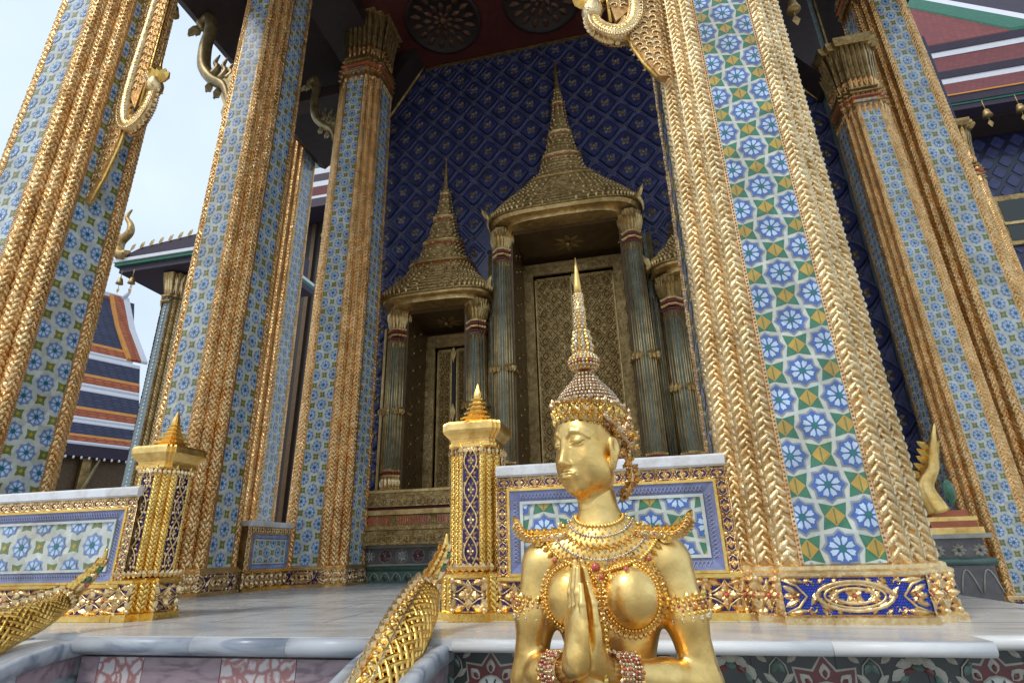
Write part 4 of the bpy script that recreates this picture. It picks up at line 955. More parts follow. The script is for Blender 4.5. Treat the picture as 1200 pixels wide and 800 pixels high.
def bracket(label, base, D, S, m, filled, H=1.9, VS=1.0):
    """base: foot of the bracket on the column, D: horizontal outward direction, S: size"""
    t = thing('naga_bracket', label, 'bracket', base, 'naga brackets under the eaves'); B = V(*base); D = nrmz(V(*D)); Z = V(0, 0, 1); Nn = np.cross(D, Z)
    f = lambda a, b, c=0: B+D*a*S+Z*b*S*VS+Nn*c*S
    rnd = random.Random(3)
    if filled:
        path = spline([f(.15, H), f(.15, 1.3), f(.14, .85), f(.17, .60), f(.26, .48), f(.36, .50), f(.44, .60), f(.46, .74)], 8); K = len(path)
        rad = [S*(.034+.030*sin(pi*min(1, i/K))) for i in range(K)]
        mb = MB(); mb.tube(path, rad, m, 10)
        for i in range(0, K-2):
            for c in (-1, 1):
                q = path[i]+Nn*c*rad[i]*.86; tt = nrmz(path[i+1]-path[i]); o_ = np.cross(tt, Nn)
                for e in (-.55, .55): scroll(mb, q+o_*rad[i]*e-Nn*c*rad[i]*.15*abs(e), tt, o_, Nn*c, .026*S, 'gold_pale' if i % 2 else m, 1 if e > 0 else -1, .24)
                if i % 2 == 0: mb.leaf(path[i]+o_*rad[i]*.9*(1 if o_@D > 0 else -1)*1.0, o_*(1 if o_@D > 0 else -1)+tt*.8, Nn*c, .055*S, .045*S, .02*S, m, curl=.2)
        for i in range(4, K-3, 2):
            for c in (-1, 1): mb.dome(path[i]+Nn*c*rad[i]*.85, Nn*c, .020*S, .012*S, 'gold_bright', 6)
        mb.build('naga_body', t)
        mb = MB(); h0 = path[-1]
        mb.tube(spline([h0-Z*.06*S, h0+Z*.02*S, h0+Z*.10*S-D*.02*S, h0+Z*.13*S-D*.10*S], 4), [S*q for q in (.055, .066, .075, .08, .082, .08, .074, .066, .055, .045, .034, .024, .014)], m, 10)
        for k in range(6):
            for c in (-1, 1): mb.leaf(h0+D*S*(.05-.03*k)+Z*S*(.05+.02*k), Z+D*(.7-.28*k), Nn*c, S*(.16+.02*k), S*.07, S*.04, 'gold_bright', curl=.2); scroll(mb, h0+Nn*c*.06*S+Z*S*(.03*k-.02)-D*.02*S*k, D, Z, Nn*c, .035*S, 'gold_pale', 1, .25)
        mb.tube([h0-Z*.05*S, h0+Z*.24*S+D*.01*S, h0+Z*.42*S], [.05*S, .018*S, .003*S], 'gold_bright', 6)
        for k in range(4):
            for c in (-1, 1): mb.leaf(path[-10-3*k]-Z*.02*S, D*.5-Z, Nn*c, .09*S, .05*S, .03*S, m, curl=.2)
        mb.build('head', t)
        mb = MB(); pts = [f(.0, -.03, -.03), f(.05, -.02, -.03), f(.13, .14, -.03), f(.22, .40, -.03), f(.20, .62, -.03), f(.13, .80, -.03), f(.13, H, -.03), f(0, H, -.03)]
        mb.prism(pts, Nn*.06*S, 'gold_ground')
        def lim(b): return np.interp(b, [0, .14, .40, .62, .80, H], [.05, .13, .22, .20, .12, .12])
        b = .02
        while b < H:
            n = max(1, int(lim(b)/.055))
            for q in range(n):
                a = lim(b)*(q+.5)/n
                for c in (-1, 1): scroll(mb, f(a, b, .032*c), D, Z, Nn*c, .036*S, m, 1 if (q+int(b*20)) % 2 else -1, .2)
            b += .055
        for a in (0, 1):
            E_ = [f(a*lim(b_)+.004, b_, 0) for b_ in np.linspace(0, H, 24)]; mb.tube(E_, .014*S, 'gold_bright', 6)
        mb.build('openwork_panel', t)
        mb = MB(); b = .75          # second carved band running up outside the naga
        mb.prism([f(.20, .70, -.02), f(.30, .60, -.02), f(.33, .80, -.02), f(.33, H, -.02), f(.20, H, -.02)], Nn*.04*S, 'gold_ground')
        while b < H:
            for q in range(2):
                for c in (-1, 1): scroll(mb, f(.235+.06*q, b+.02*q, .022*c), D, Z, Nn*c, .034*S, m, 1 if q else -1, .2)
            b += .055
        mb.tube([f(.335, .62, 0), f(.34, .9, 0), f(.34, H, 0)], .014*S, 'gold_bright', 6); mb.build('openwork_strip', t)
        return t
    path = spline([f(.02, -.02), f(.05, .25), f(.16, .50), f(.36, .66), f(.54, .92), f(.60, 1.30), f(.58, 1.62), f(.64, 1.86), f(.76, 1.80), f(.72, 1.66)], 8); K = len(path)
    rad = [S*np.interp(i/K, [0, .15, .45, .75, .9, 1], [.03, .06, .085, .075, .07, .02]) for i in range(K)]
    mb = MB(); mb.tube(path, rad, m, 10)
    for i, L in ((17, .20), (23, .16)):
        i = min(i, K-4); tt = nrmz(path[i+1]-path[i]); o = nrmz(np.cross(tt, Nn)); o = o*(1 if o@D > 0 else -1)
        for c in (-1, 1): mb.leaf(path[i]+o*rad[i]*.5, o-Z*.7, Nn*c, L*S, .12*S, .06*S, m, curl=-.2)
    for k in range(4):
        for c in (-1, 1): mb.leaf(path[-8]+D*S*(.06-.07*k), -Z*1.0+D*(.7-.35*k), Nn*c, .22*S, .09*S, .05*S, m, curl=.2)
    mb.build('naga_body', t)
    mb = MB()
    mb.prism([f(0, -.40, -.04), f(.04, -.22, -.04), f(.03, -.12, -.04), f(.09, .02, -.04), f(.07, .14, -.04), f(.14, .30, -.04), f(.13, .42, -.04), f(.22, .56, -.04), f(.02, .66, -.04)], Nn*.08*S, m)
    for a, b, c in ((.24, .62, .34), (.38, .74, .30), (.13, .60, .24)):
        FL = spline([f(a, b), f(a-.06, b+c*.4), f(a+.0, b+c*.75), f(a-.05, b+c*1.15)], 5); mb.tube(FL, [.055*S*(1-i_/len(FL))**.8+.004 for i_ in range(len(FL))], m, 8)
    mb.build('scroll_foliage', t); return t
bracket('gilded naga bracket with openwork on the left face of the nearest column', (.46, 3.14, 3.42), (-1, -.12, 0), 1.0, 'gold_braid', True, 1.9, .92)
bracket('gilded openwork naga bracket on the right face of the leaning left column', (-4.80, 3.38, 3.50), (1, .0, 0), .98, 'gold_pale', True, 1.9, 1.75)
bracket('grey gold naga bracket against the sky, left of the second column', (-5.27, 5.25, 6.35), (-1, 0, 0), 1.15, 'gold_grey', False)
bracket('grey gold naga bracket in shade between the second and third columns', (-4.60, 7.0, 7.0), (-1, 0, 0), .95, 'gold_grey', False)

# ------------------------------------------------------------------ side parts of the temple
t = thing('corner_pier', 'narrow grey green tiled pier with gold edge right of the nearest column', 'pier', (3.66, 8.3, 0))
mb = MB(); mb.box((3.60, 8.0, -1.2), (3.78, 8.6, 10.0), 'pier_tile')
for k in range(60):
    z = -.9+k*.18; mb.rod(V(3.605, 7.998, z), V(3.775, 7.998, z+.16), V(0, -1, 0), .012, .006, 'dado_line'); mb.rod(V(3.605, 7.998, z+.16), V(3.775, 7.998, z+.32), V(0, -1, 0), .008, .004, 'dado_green')
mb.build('tiled_shaft', t)
mb = MB(); mb.box((3.781, 7.95, -1.2), (3.81, 8.6, 10.0), 'gold_old'); mb.box((3.811, 8.05, -1.2), (4.0, 8.6, 6.5), 'gold_old')
for k in range(70): mb.rod(V(3.82+.08*(k % 2), 8.048, -.5+k*.1), V(3.90+.08*(k % 2), 8.048, -.35+k*.1), V(0, -1, 0), .05, .02, 'gold_door')
mb.build('gold_edge', t)
t = thing('shaded_side_wall', 'dark blue temple wall in deep shade behind the right columns, with an added shading slab', 'wall', (6, 13.5, 0))
mb = MB(); mb.box((3.3, 13.2, -1.3), (8.6, 13.6, 13), 'wall_blue_dark'); mb.box((3.62, 5.6, 9.95), (5.9, 13.3, 10.5), 'timber_dark'); mb.build('wall_core', t)  # second box: eave slab added overhead to darken the right columns
t = thing('dado_pedestal', 'grey tiled pedestal under the gold finial, right of the nearest column', 'pedestal', (3.0, 6.6, 0))
mb = MB(); mb.box((2.45, 6.5, -1.3), (3.16, 7.2, .13), 'dado_grey'); mb.box((2.45, 6.46, .36), (3.20, 7.2, .40), 'dado_line'); mb.box((2.45, 6.52, .131), (3.14, 7.2, .359), 'dado_grey')
mb.tube([(2.45, 6.5, .15), (3.17, 6.5, .15), (3.17, 7.2, .15)], .035, 'dado_green', 8)
for i in range(4):
    cx = 2.55+i*.18; mb.tube([(cx-.08+.16*k/8, 6.495, -.12+.2*sin(pi*k/8)) for k in range(9)], .008, 'dado_line', 5); flower(mb, (cx, 6.518, .25), (1, 0, 0), (0, 0, 1), (0, -1, 0), .07, 'dado_line', 8, 'dado_red')
    mb.box((cx-.02, 6.48, -.35), (cx+.01, 6.499, -.2), 'dado_line')
mb.build('tiled_block', t)
t = thing('gilded_finial_ornament', 'gilded flame ornament with green glass standing on the grey pedestal', 'ornament', (3.0, 6.6, .40))
mb = MB()
for k, (w_, z0, z1) in enumerate(((.24, .40, .46), (.20, .46, .52), (.22, .52, .56), (.16, .56, .62))): mb.box((2.93-w_, 6.5+.01*k, z0), (2.93+w_, 6.9-.01*k, z1), 'gold_leaf' if k % 2 == 0 else 'bead_red')
mb.build('plinth', t)
mb = MB(); sh_ = spline([(2.86, 6.6, .6), (2.80, 6.6, .85), (2.92, 6.6, 1.05), (2.98, 6.6, 1.25), (3.06, 6.6, 1.5)], 8); mb.tube(sh_, [.11*(1-i/len(sh_))**.8+.004 for i in range(len(sh_))], 'gold_leaf', 10)
for i in range(2, 26, 3): mb.leaf(sh_[i], (-.9, 0, .7), (0, -1, 0), .16, .08, .03, 'gold_bright', curl=.2); mb.leaf(sh_[i], (.8, 0, .9), (0, -1, 0), .13, .07, .03, 'gold_bright', curl=.2)
mb.build('flame_body', t); mb = MB(); mb.dome((2.97, 6.5, .80), (0, -1, 0), .05, .03, 'glaze_green', 10, ry=.12); mb.build('green_glass', t)

# ------------------------------------------------------------------ neighbouring pavilion, halls
t = thing('side_pavilion', 'slender pavilion column with small chofa roof against the sky at left', 'pavilion', (-15, 14, -1.3), None)
mb = MB(); A = .4
mb.loft([redent(.40, -1.3, -15.1, 14.4, A), redent(.34, 8.9, -15.1, 14.4, A)], 'pier_tile')
for mid, U, N, L, p in ringfaces(.37, A):
    if L < .25: braid(mb, p+U*L/2+V(-15.1, 14.4, -1.0)+N*.004, U, N, L, 9.6, .12, 'gold_old')
    else:
        for k in range(80): mb.dome(p+U*L*.5+V(-15.1, 14.4, -.5+k*.12)+N*.003, N, .035, .01, 'glaze_white', 6)
mb.build('column', t)
mb = MB()
for z, w_ in ((8.55, .44), (8.75, .44)): mb.loft([redent(w_-.06, z, -15.1, 14.4, A), redent(w_, z+.04, -15.1, 14.4, A), redent(w_, z+.09, -15.1, 14.4, A), redent(w_-.06, z+.13, -15.1, 14.4, A)], 'gold_old')
mb.loft([redent(.36, 8.9, -15.1, 14.4, A), redent(.52, 9.65, -15.1, 14.4, A)], 'gold_old')
for mid, U, N, L, p in ringfaces(.37, A):
    for i in range(max(1, round(L/.1))): mb.leaf(p+U*L*(i+.5)/max(1, round(L/.1))+V(-15.1, 14.4, 8.88), V(0, 0, 1)+N*.15, N, .8, .1, .04, 'gold_pale', curl=.4)
mb.build('capital', t)
mb = MB()
mb.box((-16.9, 13.6, 9.72), (-11.5, 17, 9.95), 'roof_purple'); mb.box((-17.05, 13.5, 9.95), (-11.5, 17, 10.08), 'roof_green'); mb.box((-17.1, 13.45, 10.08), (-11.5, 17, 10.2), 'roof_white')
mb.prism([(-17.0, 13.5, 10.2), (-11.5, 13.5, 10.2), (-11.5, 13.5, 10.95), (-16.1, 13.5, 10.55)], (0, 3, 0), 'roof_purple')
for k in range(13): mb.leaf((-16.5+k*.38, 13.48, 10.45+k*.035), (.55, 0, .8), (0, -1, 0), .34, .16, .06, 'gold_pale', curl=.2)
mb.build('roof', t)
mb = MB(); P = spline([(-16.6, 13.5, 10.3), (-17.0, 13.5, 10.45), (-17.05, 13.5, 10.9), (-16.75, 13.5, 11.25), (-16.8, 13.5, 11.6), (-17.05, 13.5, 11.95), (-16.9, 13.5, 12.25)], 6)
mb.tube(P, [.2*(1-i/len(P))**.7+.01 for i in range(len(P))], 'gold_old', 8); mb.leaf(P[14], (-.8, 0, .8), (0, -1, 0), .4, .16, .06, 'gold_old'); mb.build('chofa', t)
bell(-16.75, 13.6, 9.35, 1.4, 'left of two bells under the small chofa roof'); bell(-16.25, 13.6, 9.3, 1.4, 'right of two bells under the small chofa roof')

# far left hall with navy, orange and white tiered roof: its length runs obliquely away
t = thing('tiled_roof_hall', 'far hall at left with tiered navy roof edged orange and white', 'temple hall', (-24, 22, -1.3))
D = nrmz(V(343, 781, 0)); S_ = V(D[1], -D[0], 0)       # D along the hall, S_ towards the viewer's right
O = V(-25.8, 20.0, 0)
def hp(a, s_, z): return O+D*a+S_*s_+V(0, 0, z)
def roofband(mb, a0, a1, s0, z0, s1, z1, m, th=.12):
    P = [hp(a0, s0, z0), hp(a1, s0, z0), hp(a1, s1, z1), hp(a0, s1, z1)]; mb.prism(P, V(0, 0, th), m)
mb = MB()
def tier(z0, s0, z1, s1, cuts, a0=-9, a1=2.95):
    for q0, q1, m in cuts:
        d = .05 if m in ('roof_white', 'roof_orange', 'roof_amber') else (-.10 if m == 'roof_purple' else 0)
        roofband(mb, a0, a1, s0+(s1-s0)*q0, z0+(z1-z0)*q0+d, s0+(s1-s0)*q1, z0+(z1-z0)*q1+d, m)
CUT = ((0, .05, 'roof_white'), (.05, .26, 'roof_orange'), (.26, .34, 'roof_amber'), (.34, .84, 'roof_navy'), (.84, .92, 'roof_white'), (.92, 1, 'roof_purple'))  # purple top strip paints the shadow gap below the tier above
tier(5.35, 1.0, 6.55, .42, CUT); tier(6.55, .42, 8.35, -.45, CUT); tier(8.35, -.45, 10.25, -1.3, CUT)
tier(10.25, -1.3, 14.3, -3.2, ((0, .02, 'roof_white'), (.02, .12, 'roof_orange'), (.12, .155, 'roof_amber'), (.155, 1, 'roof_navy')), -9, 2.6)
mb.build('roof', t)
mb = MB()     # gable verge of the top tier
def vp(a, s_, z, d): return hp(a-d, s_+.02, z+.16)
for d0, d1, m in ((-.32, 0, 'roof_white'), (0, .48, 'roof_orange'), (.48, .66, 'roof_amber')):
    mb.prism([hp(2.95-d1, -1.28, 10.42), hp(2.95-d0, -1.28, 10.42), hp(2.35-d0, -2.3, 12.4), hp(1.95-d0, -3.2, 14.5), hp(1.95-d1, -3.2, 14.5), hp(2.35-d1, -2.3, 12.4)], V(0, 0, .14)+S_*.05, m)
for z0, z1, m in ((13.85, 14.0, 'roof_amber'), (14.0, 14.4, 'roof_orange'), (14.4, 14.62, 'roof_white')): mb.prism([hp(-9, -3.12, z0), hp(1.9, -3.12, z0), hp(1.9, -3.12, z1), hp(-9, -3.12, z1)], -S_*.3, m)
mb.tube([hp(1.95, -3.2, 14.4), hp(2.2, -3.2, 15.0), hp(2.25, -3.2, 16.2)], [.16, .1, .02], 'roof_white', 6); mb.build('verge', t)
mb = MB()
mb.prism([hp(-9, 1.06, 4.9), hp(2.95, 1.06, 4.9), hp(2.95, 1.06, 5.42), hp(-9, 1.06, 5.42)], -S_*.3, 'roof_purple'); mb.prism([hp(-9, .3, -1.3), hp(2.95, .3, -1.3), hp(2.95, -3, -1.3), hp(-9, -3, -1.3)], V(0, 0, 6.5), 'brown_lacquer')
for k in range(36): mb.ball(hp(-8+k*.3, 1.1, 4.84), .055, 'roof_white', 5, 1.4)
for k in range(7):
    k2 = k*1.55-8.4
    mb.prism([hp(k2, .7, -1.3), hp(k2+.35, .7, -1.3), hp(k2+.35, .4, -1.3), hp(k2, .4, -1.3)], V(0, 0, 6.4), 'gold_old')
    mb.tube([hp(k2-.1, .8, 2.8), hp(k2+.25, .95, 3.8), hp(k2+.55, 1.02, 4.85)], [.05, .09, .05], 'gold_grey', 6)
mb.build('colonnade', t)
# right building: red tiled roof tiers on a shaded blue wall with a window
t = thing('red_roof_hall', 'red tiled roof with white edging above a dark blue wall at upper right', 'temple hall', (16, 20, -1.3))
X0, X1, Y0 = 7.5, 30, 18.0
mb = MB()
def rtier(z0, z1, y0, y1, x1=X1, m='roof_red'): mb.prism([(X0, y0, z0), (x1, y0, z0), (x1, y1, z1), (X0, y1, z1)], (0, 0, .05), m)
ZS = lambda z, y: CAMZ+(z-CAMZ)*y/18.0           # keep slope of sight when a tier sits further back
ya, yb = 19.6, 22.2; za = ZS(17.05, ya); ra = 14.75*ya/18
mb.prism([(X0, ya, za), (ra, ya, za), (ra-1.1, yb, za+5.2), (X0, yb, za+5.2)], (0, 0, .08), 'roof_red_tiles')
for a, b, m in ((-.45, .55, 'roof_green'), (.55, 1.0, 'roof_white'), (1.0, 3.2, 'roof_purple')): mb.prism([(ra+a, ya-.02, za+.02), (ra+b, ya-.02, za+.02), (ra-1.9+b, yb, za+5.22), (ra-1.9+a, yb, za+5.22)], (0, 0, .16), m)
def edgeband(z, y, hs):
    z = ZS(z, y)
    for h, m in hs: mb.box((X0, y, z-h), (X1, y+.6, z), m); z -= h; y += .03
edgeband(17.08, 19.4, ((.34, 'roof_purple'), (.26, 'roof_white'), (.12, 'roof_purple')))
mb.prism([(X0, 18.7, ZS(15.75, 18.7)), (X1, 18.7, ZS(15.75, 18.7)), (X1, 19.45, ZS(16.42, 19.45)), (X0, 19.45, ZS(16.42, 19.45))], (0, 0, .05), 'roof_red')
edgeband(15.85, 18.6, ((.32, 'roof_purple'), (.24, 'roof_white'), (.06, 'roof_purple')))
mb.prism([(X0, 18.0, ZS(14.75, 18.0)), (X1, 18.0, ZS(14.75, 18.0)), (X1, 18.65, ZS(15.25, 18.65)), (X0, 18.65, ZS(15.25, 18.65))], (0, 0, .05), 'roof_red')
edgeband(14.82, 17.9, ((.05, 'roof_amber'), (.30, 'roof_purple'), (.08, 'roof_green'), (.20, 'roof_purple')))
mb.box((X0, 18.5, 14.0), (X1, 21, 14.2), 'timber_dark'); mb.build('roof', t)
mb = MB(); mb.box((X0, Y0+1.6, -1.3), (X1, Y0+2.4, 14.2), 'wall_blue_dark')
for j in range(30):
    for i in range(16): mb.loft([[(9.8+i*.6+(.3 if j % 2 else 0)+a*q*1.2, Y0+1.598-h, 1.5+j*.42+b*q*1.2) for a, b in shape[::-1]] for q, h in ((1, 0), (.9, .03), (.6, .03))], 'wall_blue', cap=True)
mb.build('wall', t)
mb = MB(); wx, wz, yy = 12.75, 9.5, Y0+1.45
mb.box((wx-.1, yy, wz), (wx+2.3, yy+.14, wz+1.9), 'gold_old'); wn = mb.build('window', t)
mb = MB(); mb.box((wx+.15, yy-.02, wz+.15), (wx+1.0, yy-.001, wz+1.7), 'glass_dark'); mb.box((wx+1.15, yy-.02, wz+.15), (wx+2.1, yy-.001, wz+1.7), 'glass_dark'); mb.box((wx+.1, yy-.05, wz+.75), (wx+2.2, yy-.021, wz+.85), 'gold_door'); mb.build('window_panes', wn)
bell(12.35, 17.6, 13.45, 1.7, 'left of two pale bells under the red roof eave'); bell(13.3, 17.6, 13.45, 1.7, 'right of two pale bells under the red roof eave')
# distant striped roof seen between the second and third column
t = thing('striped_roof_hall', 'distant red and white striped roof seen between the second and third columns', 'temple hall', (-19, 26, -1.3))
mb = MB()
zs_ = [27.2, 24.9, 24.4, 23.5, 22.9, 22.2, 21.7, 20.9, 20.6, 20.0]
for k, m in enumerate(('roof_red_tiles', 'roof_white', 'roof_green', 'roof_white', 'roof_purple', 'roof_white', 'roof_red', 'roof_white', 'roof_purple')):
    mb.box((-20.4, 26-k*.15, zs_[k+1]), (-14, 30, zs_[k]), m)
mb.build('roof', t); mb = MB(); mb.box((-20.2, 26.5, -1.3), (-14, 29, 19.99), 'timber_dark')
for k in range(8): mb.box((-20.0+k*.8, 26.3, -1.3), (-19.75+k*.8, 26.49, 19.9), 'brown_lacquer')
mb.build('wall', t)
bell(-17.3, 25.8, 18.6, 1.6, 'pale lamp hanging in the dark gap between the second and third columns')

# ------------------------------------------------------------------ serpent stair rails
def serpent(label, X, path, rad, tipn):
    """gilded naga tail lying down along the stair; path in (y, z) from the tip down"""
    t = thing('serpent_rail', label, 'stair rail', (X, path[4][0], path[4][1]), 'gilded serpent rails of the stair')
    P = spline([(X+(q[2] if len(q) > 2 else 0), q[0], q[1]) for q in path], 10); K = len(P)
    R = np.interp(np.linspace(0, len(path)-1, K), range(len(rad)), rad); s0 = tipn*10
    mb = MB(); mb.tube(P[:s0+2], list(R[:s0+2]), 'gold_leaf', 12)
    fr = []; L = [0.0]
    for i in range(K):
        tt = nrmz(P[min(i+1, K-1)]-P[max(i-1, 0)]); sd_ = V(1, 0, 0); upn = nrmz(np.cross(sd_, tt)); upn = upn*(1 if upn[2] > 0 else -1); fr.append((tt, sd_, upn))
        if i: L.append(L[-1]+np.linalg.norm(P[i]-P[i-1]))
    L = np.array(L)
    def at(s_, ang, k=1.0):
        i = min(K-2, max(0, int(np.searchsorted(L, s_)-1))); f = (s_-L[i])/max(1e-9, L[i+1]-L[i]); p = P[i]*(1-f)+P[i+1]*f; r = R[i]*(1-f)+R[i+1]*f
        n = fr[i][1]*sin(ang)+fr[i][2]*cos(ang); return p+n*r*k, n, fr[i][0], r
    for q in range(8):      # flame crest of the tail tip
        s_ = L[s0]*(.25+.09*q)
        for a in (-.5, 0, .5):
            p, n, tt, r = at(s_, a, .85); mb.leaf(p, -tt*.9+n*.5, V(1 if a >= 0 else -1, 0, 0), .032+.01*(q % 2)+r*.3, .026, .012, 'gold_bright', curl=.2)
    for q in range(5):
        p, n, tt, r = at(L[s0]*(.35+.12*q), 1.1, .95); mb.leaf(p, -tt, n, .07, .035, .012, 'glaze_green' if q % 2 else 'gold_pale')
    p, n, tt, r = at(L[s0]*.72, 1.45, 1.0); mb.leaf(p, -tt, n, .045, .03, .012, 'jewel_red'); p, n, tt, r = at(L[s0]*.75, -.9, 1.0); mb.leaf(p, -tt, n, .05, .034, .012, 'jewel_red')
    for q in range(14):
        p, n, tt, r = at(L[s0]*.98, q*2*pi/14, 1.0); mb.leaf(p+tt*.02, -tt, n, .07, .035, .015, 'gold_pale')
    mb.build('tail_tip', t)
    mb = MB(); mb.tube(P[s0:], list(R[s0:]*.93), 'brown_lacquer', 16); mb.build('body_core', t)
    mb = MB(); s0L = L[s0]; NS = 17
    for sg in (-1, 1):
        for k in range(NS):
            a = 2*pi*k/NS; s_ = s0L; line = []
            while s_ < L[-1]-.01:
                p, n, tt, r = at(s_, a, 1.0+.02*sg*sin((s_-s0L)*60)); line.append(p); s_ += .02; a += sg*.02*.75/r
            mb.tube(line, .0112, 'gold_bright', 5)
    mb.build('scale_lattice', t)
    mb = MB(); s_ = s0L
    while s_ < L[-1]-.02:        # ridge: paired discs and upright leaves
        for a in (-.55, -.05):
            p, n, tt, r = at(s_, a, 1.0); mb.dome(p, n, .021, .014, 'gold_bright', 10); mb.dome(p+n*.010, n, .010, .010, 'gold_pale', 8)
        p, n, tt, r = at(s_+.02, -.32, 1.0); mb.leaf(p, n*.6-tt*.8, V(1, 0, 0), .06, .04, .014, 'gold_pale', curl=.3); mb.leaf(p, n*.6-tt*.8, V(-1, 0, 0), .06, .04, .014, 'gold_pale', curl=.3)
        for q_ in (0, .5):
            for a in (-.95, -1.22, -1.49, -1.76, -2.03): p, n, tt, r = at(min(s_+.042*q_, L[-1]-.03), a+(.13 if q_ else 0), 1.02); mb.leaf(p, -tt*.9+n*.12, n, .036, .030, .010, 'gold_bright' if q_ else 'gold_pale')
        s_ += .042
    mb.tube([at(x, -.80, 1.02)[0] for x in np.arange(s0L, L[-1]-.02, .03)], .010, 'gold_pale', 6); mb.tube([at(x, .22, 1.02)[0] for x in np.arange(s0L, L[-1]-.02, .03)], .010, 'gold_pale', 6)
    mb.build('dorsal_ridge', t)
    return t
serpent('gilded serpent rail between the left gilded post and the praying statue', -1.03,
        [(2.80, .43, .05), (2.79, .33, .04), (2.72, .23, .02), (2.66, .17, .0), (2.56, .10), (2.44, .03), (2.31, -.055), (2.15, -.17), (1.92, -.40), (1.75, -.75), (1.68, -1.25)],
        [.006, .026, .042, .054, .084, .098, .102, .102, .102, .11, .12], 3)
serpent('gilded serpent rail rising from the lower left corner to the left post', -3.02,
        [(2.76, .41, .02), (2.75, .31, .005), (2.66, .215, 0), (2.58, .15, 0), (2.46, .095), (2.30, .045), (2.12, -.03), (1.90, -.14), (1.62, -.38), (1.42, -.75), (1.34, -1.25)],
        [.006, .020, .034, .046, .070, .088, .098, .105, .11, .12, .12], 3)

# ------------------------------------------------------------------ praying statue
def cap_(P, a, b, ra, rb):
    a = V(*a); b = V(*b); ab = b-a; t = np.clip(((P-a)@ab)/(ab@ab), 0, 1); return np.linalg.norm(P-(a+t[:, None]*ab), axis=1)-(ra+(rb-ra)*t)
def ell(P, c, r, R=None):
    q = P-V(*c)
    if R is not None: q = q@R
    r = V(*r); k0 = np.linalg.norm(q/r, axis=1); k1 = np.linalg.norm(q/(r*r), axis=1)+1e-9; return k0*(k0-1)/k1
def smin(a, b, k): h = np.maximum(k-np.abs(a-b), 0)/k; return np.minimum(a, b)-h*h*k*.25
def smax(a, b, k): return -smin(-a, -b, k)
def nets(f, lo, hi, h):
    lo = V(*lo); n = [int((b-a)/h)+1 for a, b in zip(lo, hi)]
    ax = [lo[i]+h*np.arange(n[i]) for i in range(3)]
    val = np.empty(n)
    for i in range(n[0]):
        Y, Z = np.meshgrid(ax[1], ax[2], indexing='ij'); P = np.stack([np.full(Y.size, ax[0][i]), Y.ravel(), Z.ravel()], 1); val[i] = f(P).reshape(n[1], n[2])
    ins = val < 0; c = [(a, b, d) for a in (0, 1) for b in (0, 1) for d in (0, 1)]
    cnt = sum(ins[a:n[0]-1+a, b:n[1]-1+b, d:n[2]-1+d].astype(np.int8) for a, b, d in c)
    I = np.argwhere((cnt > 0) & (cnt < 8)); cv = np.stack([val[I[:, 0]+a, I[:, 1]+b, I[:, 2]+d] for a, b, d in c], 1)
    acc = np.zeros((len(I), 3)); num = np.zeros(len(I))
    for i in range(8):
        for j in range(i+1, 8):
            if sum(abs(np.array(c[i])-np.array(c[j]))) != 1: continue
            m = (cv[:, i] < 0) != (cv[:, j] < 0); t = np.where(m, cv[:, i]/(cv[:, i]-cv[:, j]+1e-20), 0)
            acc += np.where(m[:, None], np.array(c[i])+t[:, None]*(np.array(c[j])-np.array(c[i])), 0); num += m
    verts = lo+h*(I+acc/num[:, None]); idx = -np.ones([k-1 for k in n], dtype=int); idx[tuple(I.T)] = np.arange(len(I)); faces = []
    for a in range(3):
        b, d = (a+1) % 3, (a+2) % 3
        s0 = [slice(None)]*3; s1 = [slice(None)]*3; s0[a] = slice(0, n[a]-1); s1[a] = slice(1, n[a])
        E_ = np.argwhere(ins[tuple(s0)] != ins[tuple(s1)]); E_ = E_[(E_[:, b] > 0) & (E_[:, b] < n[b]-1) & (E_[:, d] > 0) & (E_[:, d] < n[d]-1)]
        q = []
        for ob, od in ((-1, -1), (0, -1), (0, 0), (-1, 0)):
            e = E_.copy(); e[:, b] += ob; e[:, d] += od; q.append(idx[tuple(e.T)])
        q = np.stack(q, 1); flip = ~ins[tuple(E_.T)]; q[flip] = q[flip][:, ::-1]; faces.append(q[(q >= 0).all(1)])
    return verts, np.concatenate(faces)
def mesh_from(name, v, f, m, parent):
    me = bpy.data.meshes.new(name); me.from_pydata(v.tolist(), [], f.tolist()); me.materials.append(MATS[m]); me.polygons.foreach_set('use_smooth', [True]*len(me.polygons)); me.update()
    o = bpy.data.objects.new(name, me); COL.objects.link(o); o.parent = parent; o.location = tuple(-np.array(parent.location)); return o
ST = thing('praying_statue', 'gilded praying female statue with tall spired crown, jewelled collar and hands pressed together', 'statue', (-.11, 1.5, -1.32))
HD = V(cos(radians(40)), -sin(radians(40)), 0)     # lateral axis of the turned head
HF = V(-sin(radians(40)), -cos(radians(40)), 0)    # its forward axis
HC_ = V(-.126, 1.475, .585)
hand_n = V(-.82, -.57, 0); hand_d = V(.57, -.82, 0)
